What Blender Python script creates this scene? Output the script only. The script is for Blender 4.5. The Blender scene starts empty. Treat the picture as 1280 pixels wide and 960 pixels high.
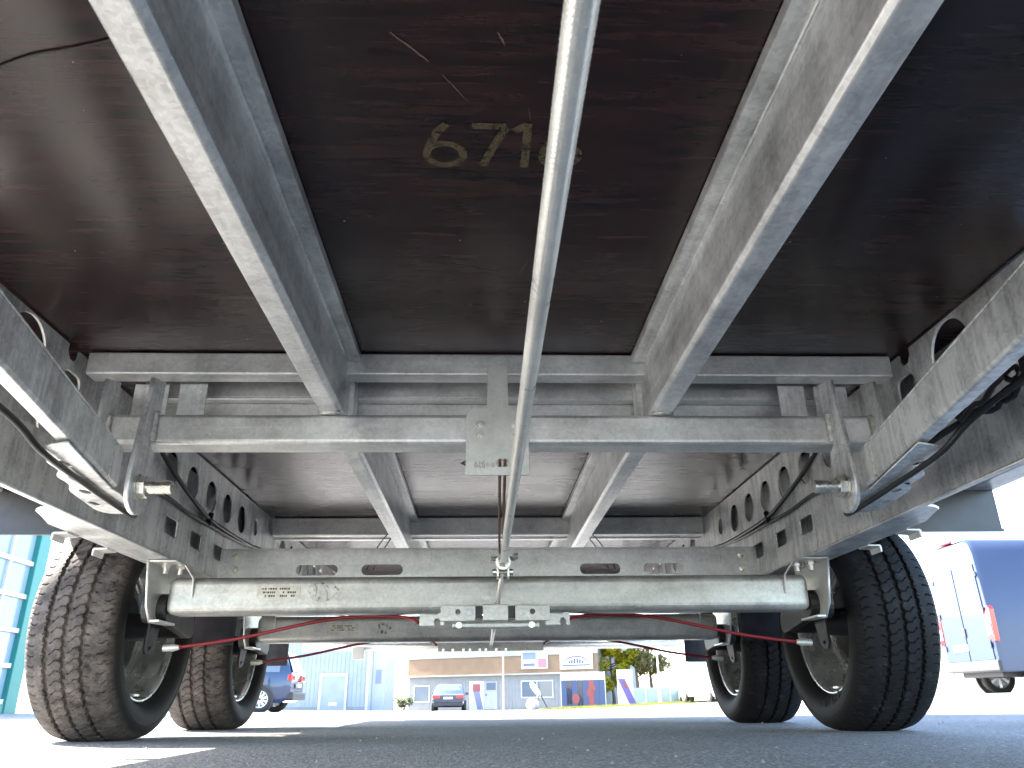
import bpy, bmesh, math, random
from mathutils import Vector, Matrix
random.seed(7)
S = bpy.context.scene
COL = S.collection
V = Vector

# ------------------------------------------------------------------ camera
YAW, PITCH, ROLL, FPX = 0.0401, 0.3887, -0.0116, 965.0
fw = V((math.sin(YAW)*math.cos(PITCH), math.cos(YAW)*math.cos(PITCH), math.sin(PITCH)))
r0 = V((math.cos(YAW), -math.sin(YAW), 0)); u0 = r0.cross(fw)
cr = math.cos(ROLL)*r0 + math.sin(ROLL)*u0
cu = -math.sin(ROLL)*r0 + math.cos(ROLL)*u0
cam = bpy.data.cameras.new('camera'); camo = bpy.data.objects.new('camera', cam); COL.objects.link(camo)
M = Matrix.Identity(4)
for i in range(3):
    M[i][0] = cr[i]; M[i][1] = cu[i]; M[i][2] = -fw[i]
M[0][3], M[1][3], M[2][3] = -0.03, 0.0, 0.0988
camo.matrix_world = M
cam.sensor_width = 36; cam.lens = FPX/1280*36
cam.clip_start = 0.02; cam.clip_end = 3000
cam.dof.use_dof = True; cam.dof.focus_distance = 1.9; cam.dof.aperture_fstop = 20.0
S.camera = camo

# ------------------------------------------------------------------ sky and sun
SUN_EL = math.radians(40); SUN_AZ = math.radians(66)     # azimuth measured from +Y towards -X
w = bpy.data.worlds.new('World'); S.world = w; w.use_nodes = True
nt = w.node_tree; bg = nt.nodes['Background']
sky = nt.nodes.new('ShaderNodeTexSky'); sky.sky_type = 'NISHITA'; sky.sun_disc = False
sky.sun_elevation = SUN_EL; sky.sun_rotation = -SUN_AZ
sky.dust_density = 1.5
nt.links.new(sky.outputs[0], bg.inputs[0]); bg.inputs[1].default_value = 0.135
sd = V((-math.sin(SUN_AZ)*math.cos(SUN_EL), math.cos(SUN_AZ)*math.cos(SUN_EL), math.sin(SUN_EL)))
sl = bpy.data.lights.new('sun', 'SUN'); sl.energy = 5.0; sl.angle = math.radians(0.5); sl.color = (1, .92, .80)
so = bpy.data.objects.new('sun', sl); COL.objects.link(so); so.location = (-20, 10, 30)
so.rotation_euler = sd.to_track_quat('Z', 'Y').to_euler()
S.view_settings.view_transform = 'Standard'; S.view_settings.look = 'None'
S.view_settings.exposure = 3.38; S.view_settings.gamma = 1
S.view_settings.use_curve_mapping = False
S.render.engine = 'CYCLES'
S.cycles.max_bounces = 6; S.cycles.diffuse_bounces = 4; S.cycles.glossy_bounces = 3; S.cycles.transmission_bounces = 4
S.cycles.sample_clamp_indirect = 8

# ------------------------------------------------------------------ materials
MATS = {}
def newmat(name):
    m = bpy.data.materials.new(name); m.use_nodes = True
    n = m.node_tree.nodes; b = n['Principled BSDF']; MATS[name] = m
    return m, n, m.node_tree.links, b
def simple(name, col, rough=.5, metal=0., spec=.5, noise=0., nscale=8., coat=0., emit=None):
    m, n, l, b = newmat(name)
    b.inputs['Roughness'].default_value = rough; b.inputs['Metallic'].default_value = metal
    b.inputs['Specular IOR Level'].default_value = spec
    b.inputs['Coat Weight'].default_value = coat
    if noise:
        tc = n.new('ShaderNodeTexCoord'); nz = n.new('ShaderNodeTexNoise'); nz.inputs['Scale'].default_value = nscale
        nz.inputs['Detail'].default_value = 6
        l.new(tc.outputs['Object'], nz.inputs['Vector'])
        cr_ = n.new('ShaderNodeValToRGB'); l.new(nz.outputs['Fac'], cr_.inputs[0])
        cr_.color_ramp.elements[0].position = .3; cr_.color_ramp.elements[1].position = .7
        cr_.color_ramp.elements[0].color = (*[c*(1-noise) for c in col], 1)
        cr_.color_ramp.elements[1].color = (*[min(1, c*(1+noise)) for c in col], 1)
        l.new(cr_.outputs[0], b.inputs['Base Color'])
        mr = n.new('ShaderNodeMapRange'); mr.inputs['To Min'].default_value = max(.02, rough-.1); mr.inputs['To Max'].default_value = min(1, rough+.12)
        l.new(nz.outputs['Fac'], mr.inputs['Value']); l.new(mr.outputs[0], b.inputs['Roughness'])
    else:
        b.inputs['Base Color'].default_value = (*col, 1)
    return m

def galv(name, lo, hi, rough=(.30, .52), metal=.62, streak=(1, 1, 1), streakamt=.5):
    """hot-dip galvanised steel: crystal spangle, cloudy zinc, drip streaks, fine relief"""
    m, n, l, b = newmat(name)
    tc = n.new('ShaderNodeTexCoord')
    vo = n.new('ShaderNodeTexVoronoi'); vo.inputs['Scale'].default_value = 150; vo.feature = 'F1'
    nz0 = n.new('ShaderNodeTexNoise'); nz0.inputs['Scale'].default_value = 30; nz0.inputs['Detail'].default_value = 3
    l.new(tc.outputs['Object'], nz0.inputs['Vector'])
    vm = n.new('ShaderNodeVectorMath'); vm.operation = 'MULTIPLY_ADD'
    l.new(nz0.outputs['Color'], vm.inputs[0]); vm.inputs[1].default_value = (.03, .03, .03); l.new(tc.outputs['Object'], vm.inputs[2])
    l.new(vm.outputs[0], vo.inputs['Vector'])
    nz = n.new('ShaderNodeTexNoise'); nz.inputs['Scale'].default_value = 9; nz.inputs['Detail'].default_value = 5; nz.inputs['Roughness'].default_value = .65
    l.new(tc.outputs['Object'], nz.inputs['Vector'])
    mp = n.new('ShaderNodeMapping'); mp.inputs['Scale'].default_value = streak; l.new(tc.outputs['Object'], mp.inputs[0])
    st = n.new('ShaderNodeTexNoise'); st.inputs['Scale'].default_value = 14; st.inputs['Detail'].default_value = 3; st.inputs['Distortion'].default_value = .6
    l.new(mp.outputs[0], st.inputs['Vector'])
    bw = n.new('ShaderNodeSeparateColor'); l.new(vo.outputs['Color'], bw.inputs[0])
    a = n.new('ShaderNodeMath'); a.operation = 'MULTIPLY_ADD'; l.new(bw.outputs[0], a.inputs[0]); a.inputs[1].default_value = .14
    l.new(nz.outputs['Fac'], a.inputs[2])
    a2 = n.new('ShaderNodeMath'); a2.operation = 'MULTIPLY_ADD'; l.new(st.outputs['Fac'], a2.inputs[0]); a2.inputs[1].default_value = streakamt
    l.new(a.outputs[0], a2.inputs[2])
    rp = n.new('ShaderNodeValToRGB'); l.new(a2.outputs[0], rp.inputs[0])
    c0 = .5+.07+streakamt*.5
    rp.color_ramp.elements[0].position = min(.9, c0-.3); rp.color_ramp.elements[1].position = min(1, c0+.27)
    rp.color_ramp.elements[0].color = (*lo, 1); rp.color_ramp.elements[1].color = (*hi, 1)
    bl = n.new('ShaderNodeTexNoise'); bl.inputs['Scale'].default_value = 5.5; bl.inputs['Detail'].default_value = 7; bl.inputs['Roughness'].default_value = .72; bl.inputs['Distortion'].default_value = 1.4
    l.new(tc.outputs['Object'], bl.inputs['Vector'])
    bm_ = n.new('ShaderNodeMapRange'); l.new(bl.outputs['Fac'], bm_.inputs['Value']); bm_.inputs['From Min'].default_value = .60; bm_.inputs['From Max'].default_value = .72; bm_.inputs['To Max'].default_value = .6
    bx = n.new('ShaderNodeMix'); bx.data_type = 'RGBA'; l.new(bm_.outputs[0], bx.inputs['Factor']); l.new(rp.outputs[0], bx.inputs['A']); bx.inputs['B'].default_value = (.88, .87, .83, 1)
    l.new(bx.outputs['Result'], b.inputs['Base Color'])
    me_ = n.new('ShaderNodeMapRange'); l.new(bm_.outputs[0], me_.inputs['Value']); me_.inputs['To Min'].default_value = metal; me_.inputs['To Max'].default_value = metal*.3
    l.new(me_.outputs[0], b.inputs['Metallic'])
    mr = n.new('ShaderNodeMapRange'); mr.inputs['From Min'].default_value = .3; mr.inputs['From Max'].default_value = .75
    mr.inputs['To Min'].default_value = rough[0]; mr.inputs['To Max'].default_value = rough[1]
    l.new(nz.outputs['Fac'], mr.inputs['Value']); l.new(mr.outputs[0], b.inputs['Roughness'])
    bp = n.new('ShaderNodeBump'); bp.inputs['Strength'].default_value = .12; bp.inputs['Distance'].default_value = .004
    l.new(a2.outputs[0], bp.inputs['Height']); l.new(bp.outputs[0], b.inputs['Normal'])
    return m
GALV = galv('galvanised_steel', (.38, .387, .385), (.87, .875, .86), streak=(3, .25, 3))
GALVX = galv('galvanised_steel_cross', (.42, .425, .418), (.86, .862, .84), streak=(.3, 3, 2.2), streakamt=.35)
GALVZ = galv('galvanised_steel_dripped', (.36, .368, .37), (.87, .875, .86), streak=(4, 4, .35), streakamt=.6)
GALVN = galv('smooth_zinc_plate', (.48, .482, .46), (.76, .757, .72), rough=(.36, .5), metal=.55, streakamt=.15)
AXM = galv('weathered_axle_zinc', (.30, .298, .285), (.66, .655, .62), rough=(.34, .55), metal=.6, streak=(.3, 3, 2.2), streakamt=.4)
ZINC = simple('zinc_plated_bolt', (.72, .70, .64), .28, .95, noise=.15, nscale=60)
RODM = galv('bright_galvanised_rod', (.62, .62, .58), (.90, .89, .84), rough=(.25, .42), metal=.5, streakamt=.2)
WELD = simple('weld_bead_metal', (.6, .59, .55), .45, .7, noise=.3, nscale=120)
BLACK = simple('black_plastic', (.012, .012, .014), .38, noise=.3, nscale=40)
CABLEM = simple('black_cable_sheath', (.012, .012, .013), .42)
REDM = simple('red_cable_sheath', (.25, .011, .018), .4)
BROWNC = simple('rusty_brown_cable', (.16, .085, .06), .5, .3, noise=.3, nscale=60)
DARKST = simple('dark_steel', (.06, .06, .065), .42, .6, noise=.3, nscale=40)
DRUM = simple('black_painted_drum', (.014, .014, .015), .5, noise=.3, nscale=30)
RIMM = galv('silver_wheel_paint', (.36, .36, .35), (.60, .60, .58), rough=(.2, .36), metal=.75, streakamt=.1)

def plywood():
    m, n, l, b = newmat('film_faced_plywood')
    tc = n.new('ShaderNodeTexCoord')
    mp = n.new('ShaderNodeMapping'); mp.inputs['Scale'].default_value = (2.2, 26, 1); l.new(tc.outputs['Object'], mp.inputs[0])
    g = n.new('ShaderNodeTexNoise'); g.inputs['Scale'].default_value = 2.6; g.inputs['Detail'].default_value = 9; g.inputs['Roughness'].default_value = .62; g.inputs['Distortion'].default_value = .9
    l.new(mp.outputs[0], g.inputs['Vector'])
    rp = n.new('ShaderNodeValToRGB'); l.new(g.outputs['Fac'], rp.inputs[0])
    e = rp.color_ramp.elements
    e[0].position = .34; e[0].color = (.0028, .001, .0014, 1); e[1].position = .72; e[1].color = (.046, .0155, .0145, 1)
    l.new(rp.outputs[0], b.inputs['Base Color'])
    sp = n.new('ShaderNodeTexNoise'); sp.inputs['Scale'].default_value = 5; sp.inputs['Detail'].default_value = 5
    l.new(tc.outputs['Object'], sp.inputs['Vector'])
    mr = n.new('ShaderNodeMapRange'); mr.inputs['To Min'].default_value = .14; mr.inputs['To Max'].default_value = .27
    l.new(sp.outputs['Fac'], mr.inputs['Value'])
    ad = n.new('ShaderNodeMath'); ad.operation = 'MULTIPLY_ADD'; l.new(g.outputs['Fac'], ad.inputs[0]); ad.inputs[1].default_value = .12
    l.new(mr.outputs[0], ad.inputs[2]); l.new(ad.outputs[0], b.inputs['Roughness'])
    b.inputs['Specular IOR Level'].default_value = .5
    bp = n.new('ShaderNodeBump'); bp.inputs['Strength'].default_value = .10; bp.inputs['Distance'].default_value = .0015
    l.new(g.outputs['Fac'], bp.inputs['Height']); l.new(bp.outputs[0], b.inputs['Normal'])
    return m
PLY = plywood()

def rubber(name, dirt, dirtcol):
    m, n, l, b = newmat(name)
    tc = n.new('ShaderNodeTexCoord')
    nz = n.new('ShaderNodeTexNoise'); nz.inputs['Scale'].default_value = 15; nz.inputs['Detail'].default_value = 12; nz.inputs['Roughness'].default_value = .85
    l.new(tc.outputs['Object'], nz.inputs['Vector'])
    sx = n.new('ShaderNodeSeparateXYZ'); l.new(tc.outputs['Object'], sx.inputs[0])
    # dust sits on the running surface: distance from the wheel axis
    y2 = n.new('ShaderNodeMath'); y2.operation = 'POWER'; l.new(sx.outputs['Y'], y2.inputs[0]); y2.inputs[1].default_value = 2
    z2 = n.new('ShaderNodeMath'); z2.operation = 'POWER'; l.new(sx.outputs['Z'], z2.inputs[0]); z2.inputs[1].default_value = 2
    sm = n.new('ShaderNodeMath'); l.new(y2.outputs[0], sm.inputs[0]); l.new(z2.outputs[0], sm.inputs[1])
    rr = n.new('ShaderNodeMapRange'); l.new(sm.outputs[0], rr.inputs['Value'])
    rr.inputs['From Min'].default_value = .300**2; rr.inputs['From Max'].default_value = .322**2
    rr.inputs['To Min'].default_value = .06; rr.inputs['To Max'].default_value = 1
    mu = n.new('ShaderNodeMapRange'); l.new(nz.outputs['Fac'], mu.inputs['Value'])
    mu.inputs['From Min'].default_value = .62-dirt*.4; mu.inputs['From Max'].default_value = .78-dirt*.2; mu.inputs['To Max'].default_value = min(1, .35+dirt)
    mm = n.new('ShaderNodeMath'); mm.operation = 'MULTIPLY'; l.new(mu.outputs[0], mm.inputs[0]); l.new(rr.outputs[0], mm.inputs[1])
    mx = n.new('ShaderNodeMix'); mx.data_type = 'RGBA'; l.new(mm.outputs[0], mx.inputs['Factor'])
    mx.inputs['A'].default_value = (.011, .0105, .011, 1); mx.inputs['B'].default_value = (*dirtcol, 1)
    l.new(mx.outputs['Result'], b.inputs['Base Color'])
    b.inputs['Roughness'].default_value = .7; b.inputs['Specular IOR Level'].default_value = .22
    f = n.new('ShaderNodeTexNoise'); f.inputs['Scale'].default_value = 160; f.inputs['Detail'].default_value = 3
    l.new(tc.outputs['Object'], f.inputs['Vector'])
    bp = n.new('ShaderNodeBump'); bp.inputs['Strength'].default_value = .35; bp.inputs['Distance'].default_value = .002
    l.new(f.outputs['Fac'], bp.inputs['Height']); l.new(bp.outputs[0], b.inputs['Normal'])
    return m
RUB_D = rubber('dusty_brown_rubber', .62, (.18, .15, .132))
RUB_C = rubber('clean_black_rubber', .28, (.085, .082, .085))

def asphalt():
    m, n, l, b = newmat('asphalt')
    tc = n.new('ShaderNodeTexCoord')
    vo = n.new('ShaderNodeTexVoronoi'); vo.inputs['Scale'].default_value = 210; l.new(tc.outputs['Object'], vo.inputs['Vector'])
    sc = n.new('ShaderNodeSeparateColor'); l.new(vo.outputs['Color'], sc.inputs[0])
    nz = n.new('ShaderNodeTexNoise'); nz.inputs['Scale'].default_value = 1.3; nz.inputs['Detail'].default_value = 8
    l.new(tc.outputs['Object'], nz.inputs['Vector'])
    rp = n.new('ShaderNodeValToRGB'); l.new(sc.outputs[0], rp.inputs[0])
    e = rp.color_ramp.elements; e[0].color = (.115, .115, .117, 1); e[1].color = (.50, .495, .485, 1); e[1].position = 1
    x = e.new(.8); x.color = (.27, .268, .265, 1)
    mx = n.new('ShaderNodeMix'); mx.data_type = 'RGBA'; mx.blend_type = 'MULTIPLY'; mx.inputs['Factor'].default_value = 1
    l.new(rp.outputs[0], mx.inputs['A'])
    r2 = n.new('ShaderNodeValToRGB'); l.new(nz.outputs['Fac'], r2.inputs[0])
    r2.color_ramp.elements[0].color = (.72, .72, .72, 1); r2.color_ramp.elements[0].position = .3; r2.color_ramp.elements[1].position = .7
    l.new(r2.outputs[0], mx.inputs['B']); l.new(mx.outputs['Result'], b.inputs['Base Color'])
    b.inputs['Roughness'].default_value = .82
    iv = n.new('ShaderNodeMath'); iv.operation = 'SUBTRACT'; iv.inputs[0].default_value = 1; l.new(vo.outputs['Distance'], iv.inputs[1])
    ad = n.new('ShaderNodeMath'); ad.operation = 'MULTIPLY_ADD'; l.new(sc.outputs[1], ad.inputs[0]); ad.inputs[1].default_value = .6; l.new(iv.outputs[0], ad.inputs[2])
    bp = n.new('ShaderNodeBump'); bp.inputs['Strength'].default_value = .9; bp.inputs['Distance'].default_value = .004
    l.new(ad.outputs[0], bp.inputs['Height']); l.new(bp.outputs[0], b.inputs['Normal'])
    return m
ASPH = asphalt()

# ------------------------------------------------------------------ mesh helpers
def link(name, me, mat, parent=None, bevel=0., smooth=False, seg=2):
    o = bpy.data.objects.new(name, me); COL.objects.link(o)
    if mat is not None and not me.materials: me.materials.append(mat)
    if smooth:
        for p in me.polygons: p.use_smooth = True
    if bevel:
        b = o.modifiers.new('bevel', 'BEVEL'); b.width = bevel; b.segments = seg; b.limit_method = 'ANGLE'; b.angle_limit = math.radians(40)
        b.harden_normals = False
    if parent is not None: o.parent = parent
    return o
class MB:
    def __init__(s): s.v = []; s.f = []
    def box(s, x0, x1, y0, y1, z0, z1):
        k = len(s.v)
        s.v += [(x, y, z) for z in (z0, z1) for y in (y0, y1) for x in (x0, x1)]
        s.f += [tuple(k+i for i in q) for q in ((0, 2, 3, 1), (4, 5, 7, 6), (0, 1, 5, 4), (2, 6, 7, 3), (0, 4, 6, 2), (1, 3, 7, 5))]
        return s
    def tube(s, pts, r, n=10, caps=True):
        pts = [V(p) for p in pts]; k = len(s.v); m = len(pts)
        rr = r if isinstance(r, (list, tuple)) else [r]*m
        t0 = (pts[1]-pts[0]).normalized()
        a = t0.orthogonal().normalized()
        for i, p in enumerate(pts):
            t = (pts[min(i+1, m-1)]-pts[max(i-1, 0)]).normalized()
            a = (a - t*a.dot(t)).normalized(); c = t.cross(a)
            for j in range(n):
                q = 2*math.pi*j/n
                s.v.append(tuple(p + (a*math.cos(q)+c*math.sin(q))*rr[i]))
        for i in range(m-1):
            for j in range(n):
                s.f.append((k+i*n+j, k+i*n+(j+1) % n, k+(i+1)*n+(j+1) % n, k+(i+1)*n+j))
        if caps:
            s.f.append(tuple(k+j for j in reversed(range(n)))); s.f.append(tuple(k+(m-1)*n+j for j in range(n)))
        return s
    def lathe(s, prof, n=48, axis='x', c=(0, 0, 0)):
        """prof: (axial, radius)"""
        k = len(s.v); m = len(prof)
        for i in range(n):
            q = 2*math.pi*i/n
            for a, r in prof:
                u, v_ = r*math.cos(q), r*math.sin(q)
                p = {'x': (a, u, v_), 'y': (v_, a, u), 'z': (u, v_, a)}[axis]
                s.v.append((p[0]+c[0], p[1]+c[1], p[2]+c[2]))
        for i in range(n):
            for j in range(m-1):
                a0, a1 = k+i*m+j, k+((i+1) % n)*m+j
                s.f.append((a0, a1, a1+1, a0+1))
        return s
    def poly(s, pts):
        k = len(s.v); s.v += [tuple(p) for p in pts]; s.f.append(tuple(range(k, k+len(pts)))); return s
    def prism(s, pts, d):
        """closed planar polygon pts extruded by vector d"""
        k = len(s.v); n = len(pts); d = V(d)
        s.v += [tuple(V(p)) for p in pts] + [tuple(V(p)+d) for p in pts]
        s.f.append(tuple(range(k+n-1, k-1, -1))); s.f.append(tuple(range(k+n, k+2*n)))
        for i in range(n):
            j = (i+1) % n; s.f.append((k+i, k+j, k+n+j, k+n+i))
        return s
    def mesh(s, name):
        me = bpy.data.meshes.new(name); me.from_pydata(s.v, [], s.f)
        bm = bmesh.new(); bm.from_mesh(me); bmesh.ops.recalc_face_normals(bm, faces=bm.faces); bm.to_mesh(me); bm.free()
        me.update(); return me
    def build(s, name, mat, parent=None, bevel=0., smooth=False, seg=2):
        return link(name, s.mesh(name), mat, parent, bevel, smooth, seg)
def autosmooth(o, deg=35):
    me = o.data
    for p in me.polygons: p.use_smooth = True
    bm = bmesh.new(); bm.from_mesh(me)
    for e in bm.edges:
        if len(e.link_faces) == 2 and e.calc_face_angle(0) > math.radians(deg): e.smooth = False
    bm.to_mesh(me); bm.free(); return o
def circ(cx, cy, r, n=24, ry=None):
    ry = ry or r
    return [(cx+r*math.cos(2*math.pi*i/n), cy+ry*math.sin(2*math.pi*i/n)) for i in range(n)]
def rrect(cx, cy, w, h, r, n=5):
    o = []
    for sx, sy, a in ((1, 1, 0), (-1, 1, 90), (-1, -1, 180), (1, -1, 270)):
        for i in range(n+1):
            t = math.radians(a+90*i/n); o.append((cx+sx*(w/2-r)+r*math.cos(t), cy+sy*(h/2-r)+r*math.sin(t)))
    return o
def plate(name, outline, holes, t, origin, ux, uy, mat, parent=None, bev=.0008):
    """flat plate with real holes; outline/holes in (u, v), mapped to origin + u*ux + v*uy, thickness t about the plane"""
    cd = bpy.data.curves.new('tmp', 'CURVE'); cd.dimensions = '2D'; cd.fill_mode = 'BOTH'
    cd.extrude = t/2-bev; cd.bevel_depth = bev; cd.bevel_resolution = 0; cd.offset = -bev
    for lp in [outline]+list(holes):
        sp = cd.splines.new('POLY'); sp.points.add(len(lp)-1); sp.use_cyclic_u = True
        for p, q in zip(sp.points, lp): p.co = (q[0], q[1], 0, 1)
    co = bpy.data.objects.new('tmp', cd); COL.objects.link(co)
    dg = bpy.context.evaluated_depsgraph_get()
    me = bpy.data.meshes.new_from_object(co.evaluated_get(dg))
    bpy.data.objects.remove(co); bpy.data.curves.remove(cd)
    ux, uy = V(ux), V(uy); nz = ux.cross(uy)
    T = Matrix(((ux.x, uy.x, nz.x, origin[0]), (ux.y, uy.y, nz.y, origin[1]), (ux.z, uy.z, nz.z, origin[2]), (0, 0, 0, 1)))
    me.transform(T)
    me.materials.clear(); me.name = name
    bm = bmesh.new(); bm.from_mesh(me); bmesh.ops.remove_doubles(bm, verts=bm.verts, dist=1e-5); bmesh.ops.recalc_face_normals(bm, faces=bm.faces); bm.to_mesh(me); bm.free()
    return link(name, me, mat, parent)
def spline(pts, n=8):
    pts = [V(p) for p in pts]; out = []
    for i in range(len(pts)-1):
        p0 = pts[max(i-1, 0)]; p1 = pts[i]; p2 = pts[i+1]; p3 = pts[min(i+2, len(pts)-1)]
        for k in range(n):
            t = k/n
            out.append(.5*((2*p1)+(p2-p0)*t+(2*p0-5*p1+4*p2-p3)*t*t+(3*p1-p0-3*p2+p3)*t**3))
    out.append(pts[-1]); return out
def cable(name, pts, r, mat, parent, n=8):
    o = MB().tube(spline(pts), r, n).build(name, mat, parent, smooth=True); return o
def bolt(name, p, d, r, L, parent, mat=None, head=.8):
    """hex nut + washer on a shank from p along unit d"""
    p = V(p); d = V(d).normalized(); m = MB()
    m.tube([p, p+d*r*.25], r*2.1, 20)
    m.tube([p+d*r*.25, p+d*r*(.25+1.5*head)], r*1.75, 6)
    if L > 0: m.tube([p, p+d*L], r, 16)
    return m.build(name, mat or ZINC, parent, bevel=r*.08)
def empty(name, loc=(0, 0, 0), rz=0., parent=None):
    o = bpy.data.objects.new(name, None); COL.objects.link(o); o.location = loc; o.rotation_euler = (0, 0, rz)
    o.empty_display_size = .1
    if parent: o.parent = parent
    return o
def tag(o, label, cat=None, group=None):
    o['label'] = label
    if cat: o['category'] = cat
    if group: o['group'] = group
    return o
def structure(o, label=None):
    o['kind'] = 'structure'
    if label: o['label'] = label
    return o

# ------------------------------------------------------------------ ground
def sstep(a, b, x):
    t = min(1, max(0, (x-a)/(b-a))); return t*t*(3-2*t)
def gz(x, y):
    z = -.0100*max(0, min(y, 75)-5)*sstep(5, 9, y)
    q = sstep(4, 12, y)
    z += q*.035*max(0, min(x, 12)-3.5) + q*.018*max(0, min(-x, 12)-3.5)
    return z
def axis_steps(a, b, fine0, fine1, f, c):
    o = []; x = a
    while x < b:
        o.append(x); x += f if fine0 <= x < fine1 else c
    o.append(b); return o
xs = [-900, -300, -120, -60, -30]+axis_steps(-20, 20, -20, 20, 1.0, 1)+[30, 60, 120, 300, 900]
ys = [-900, -300, -60, -20]+axis_steps(-6, 80, -6, 80, 1.0, 1)+[100, 160, 300, 900]
m = MB(); m.v = [(x, y, gz(x, y)) for y in ys for x in xs]
nx = len(xs)
m.f = [(j*nx+i, j*nx+i+1, (j+1)*nx+i+1, (j+1)*nx+i) for j in range(len(ys)-1) for i in range(nx-1)]
ground = m.build('ground', ASPH, smooth=True)
structure(ground, 'grey asphalt yard under the trailer, sunlit white beyond its shadow')

# ------------------------------------------------------------------ THE TRAILER
T = empty('trailer')
tag(T, 'galvanised tandem axle flatbed trailer with dark plywood deck, seen from underneath', 'trailer')
ZD = .81                      # underside of the deck
YF, YR = -.7, 5.15

# deck: film faced plywood sheets, butted over the crossmembers
for k, (a, b) in enumerate(((YF, 1.577), (1.579, 3.222), (3.224, YR))):
    o = MB().box(-1.29, 1.29, a, b, ZD, ZD+.021).build('deck_panel', PLY, T)
    if k == 0: o['label'] = 'nearest dark plywood deck panel marked with the number 6716'
    PANEL0 = o if k == 0 else PANEL0
# body above the deck (only its shadow is in the picture)
for s in (-1, 1):
    MB().box(s*1.30-.012, s*1.30+.012, YF, YR, .845, 2.3).build('side_board', GALVN, T)
MB().box(-1.286, 1.286, YF-.03, YF-.006, .845, 2.3).build('front_board', GALVN, T)
MB().box(-1.286, 1.286, YR+.006, YR+.03, .845, 2.3).build('tail_board', GALVN, T)
for s in (-1, 1):                                  # outer side rail, folded section
    m = MB(); x0 = s*1.292
    m.box(min(x0, x0+s*.03), max(x0, x0+s*.03), YF, YR, .612, .842)
    m.box(min(x0-s*.05, x0+s*.03), max(x0-s*.05, x0+s*.03), YF, YR, .600, .610)
    m.build('side_rail', GALV, T, bevel=.003)

# number stencilled into the film on the underside, and scratches
def tanmark():
    m, n, l, b = newmat('scuffed_tan_mark')
    tc = n.new('ShaderNodeTexCoord'); nz = n.new('ShaderNodeTexNoise'); nz.inputs['Scale'].default_value = 210; nz.inputs['Detail'].default_value = 9; nz.inputs['Roughness'].default_value = .8
    l.new(tc.outputs['Object'], nz.inputs['Vector'])
    rp = n.new('ShaderNodeValToRGB'); l.new(nz.outputs['Fac'], rp.inputs[0])
    rp.color_ramp.elements[0].position = .36; rp.color_ramp.elements[0].color = (.02, .012, .009, 1)
    rp.color_ramp.elements[1].position = .64; rp.color_ramp.elements[1].color = (.15, .112, .052, 1)
    l.new(rp.outputs[0], b.inputs['Base Color']); b.inputs['Roughness'].default_value = .55
    al = n.new('ShaderNodeTexNoise'); al.inputs['Scale'].default_value = 70; al.inputs['Detail'].default_value = 8; al.inputs['Roughness'].default_value = .75
    l.new(tc.outputs['Object'], al.inputs['Vector']); am = n.new('ShaderNodeMapRange'); l.new(al.outputs['Fac'], am.inputs['Value'])
    am.inputs['From Min'].default_value = .33; am.inputs['From Max'].default_value = .50; l.new(am.outputs[0], b.inputs['Alpha'])
    return m
TAN = tanmark()
PALE = simple('pale_scratch', (.16, .115, .085), .6, noise=.5, nscale=90)
def ribbon(pts, wd, z, m, closed=False):
    n = len(pts); L = []; R_ = []
    for i in range(n):
        if closed: a, b = pts[i-1], pts[(i+1) % n]
        else: a, b = pts[max(0, i-1)], pts[min(n-1, i+1)]
        d = V((b[0]-a[0], b[1]-a[1])).normalized(); q = V((-d.y, d.x))*wd/2
        L.append((pts[i][0]+q.x, pts[i][1]+q.y, z)); R_.append((pts[i][0]-q.x, pts[i][1]-q.y, z))
    k = len(m.v); m.v += L+R_
    for i in range(n if closed else n-1):
        j = (i+1) % n; m.f.append((k+i, k+j, k+n+j, k+n+i))
def glyph(ch, x, y0, hgt, wid):
    """polyline strokes of a digit; x = left, y0 = far (bottom) edge, towards the camera is up"""
    st = []
    if ch == '6':
        bowl = [(x+wid/2+wid/2*.82*math.cos(t), y0-hgt*.29-hgt*.25*math.sin(t)) for t in [2*math.pi*i/28 for i in range(28)]]
        st.append((bowl, True))
        st.append(([(x+wid*.13, y0-hgt*.42), (x+wid*.22, y0-hgt*.58), (x+wid*.36, y0-hgt*.80), (x+wid*.58, y0-hgt*.97)], False))
    if ch == '7':
        st.append(([(x+wid*.02, y0-hgt*.93), (x+wid*.5, y0-hgt*.93), (x+wid*.92, y0-hgt*.93)], False))
        st.append(([(x+wid*.88, y0-hgt*.90), (x+wid*.55, y0-hgt*.45), (x+wid*.28, y0-hgt*.03)], False))
    if ch == '1':
        st.append(([(x+wid*.12, y0-hgt*.82), (x+wid*.35, y0-hgt*.90), (x+wid*.62, y0-hgt*.97)], False))
        st.append(([(x+wid*.62, y0-hgt*1.0), (x+wid*.62, y0-hgt*.5), (x+wid*.60, y0-hgt*.0)], False))
    return st
for ch, x, wd in (('6', -.116, .062), ('7', -.047, .052), ('1', .006, .036), ('6', .046, .062)):
    m = MB()
    for gi, (pts, cl) in enumerate(glyph(ch, x, .910, .092, wd)):
        ribbon(pts, .0118, ZD-.0009-.0004*gi, m, cl)
    # inner stroke tan, outer halo the dark pressed edge
    me = m.mesh('digit'); me.materials.append(TAN)
    o = link('digit', me, None, PANEL0)
def deckpt(u, v, z=ZD-.0008):
    d = cr*((u-640)/FPX) - cu*((v-480)/FPX) + fw; t = (z-.0988)/d.z
    return (-.03+d.x*t, d.y*t)
m = MB()
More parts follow.
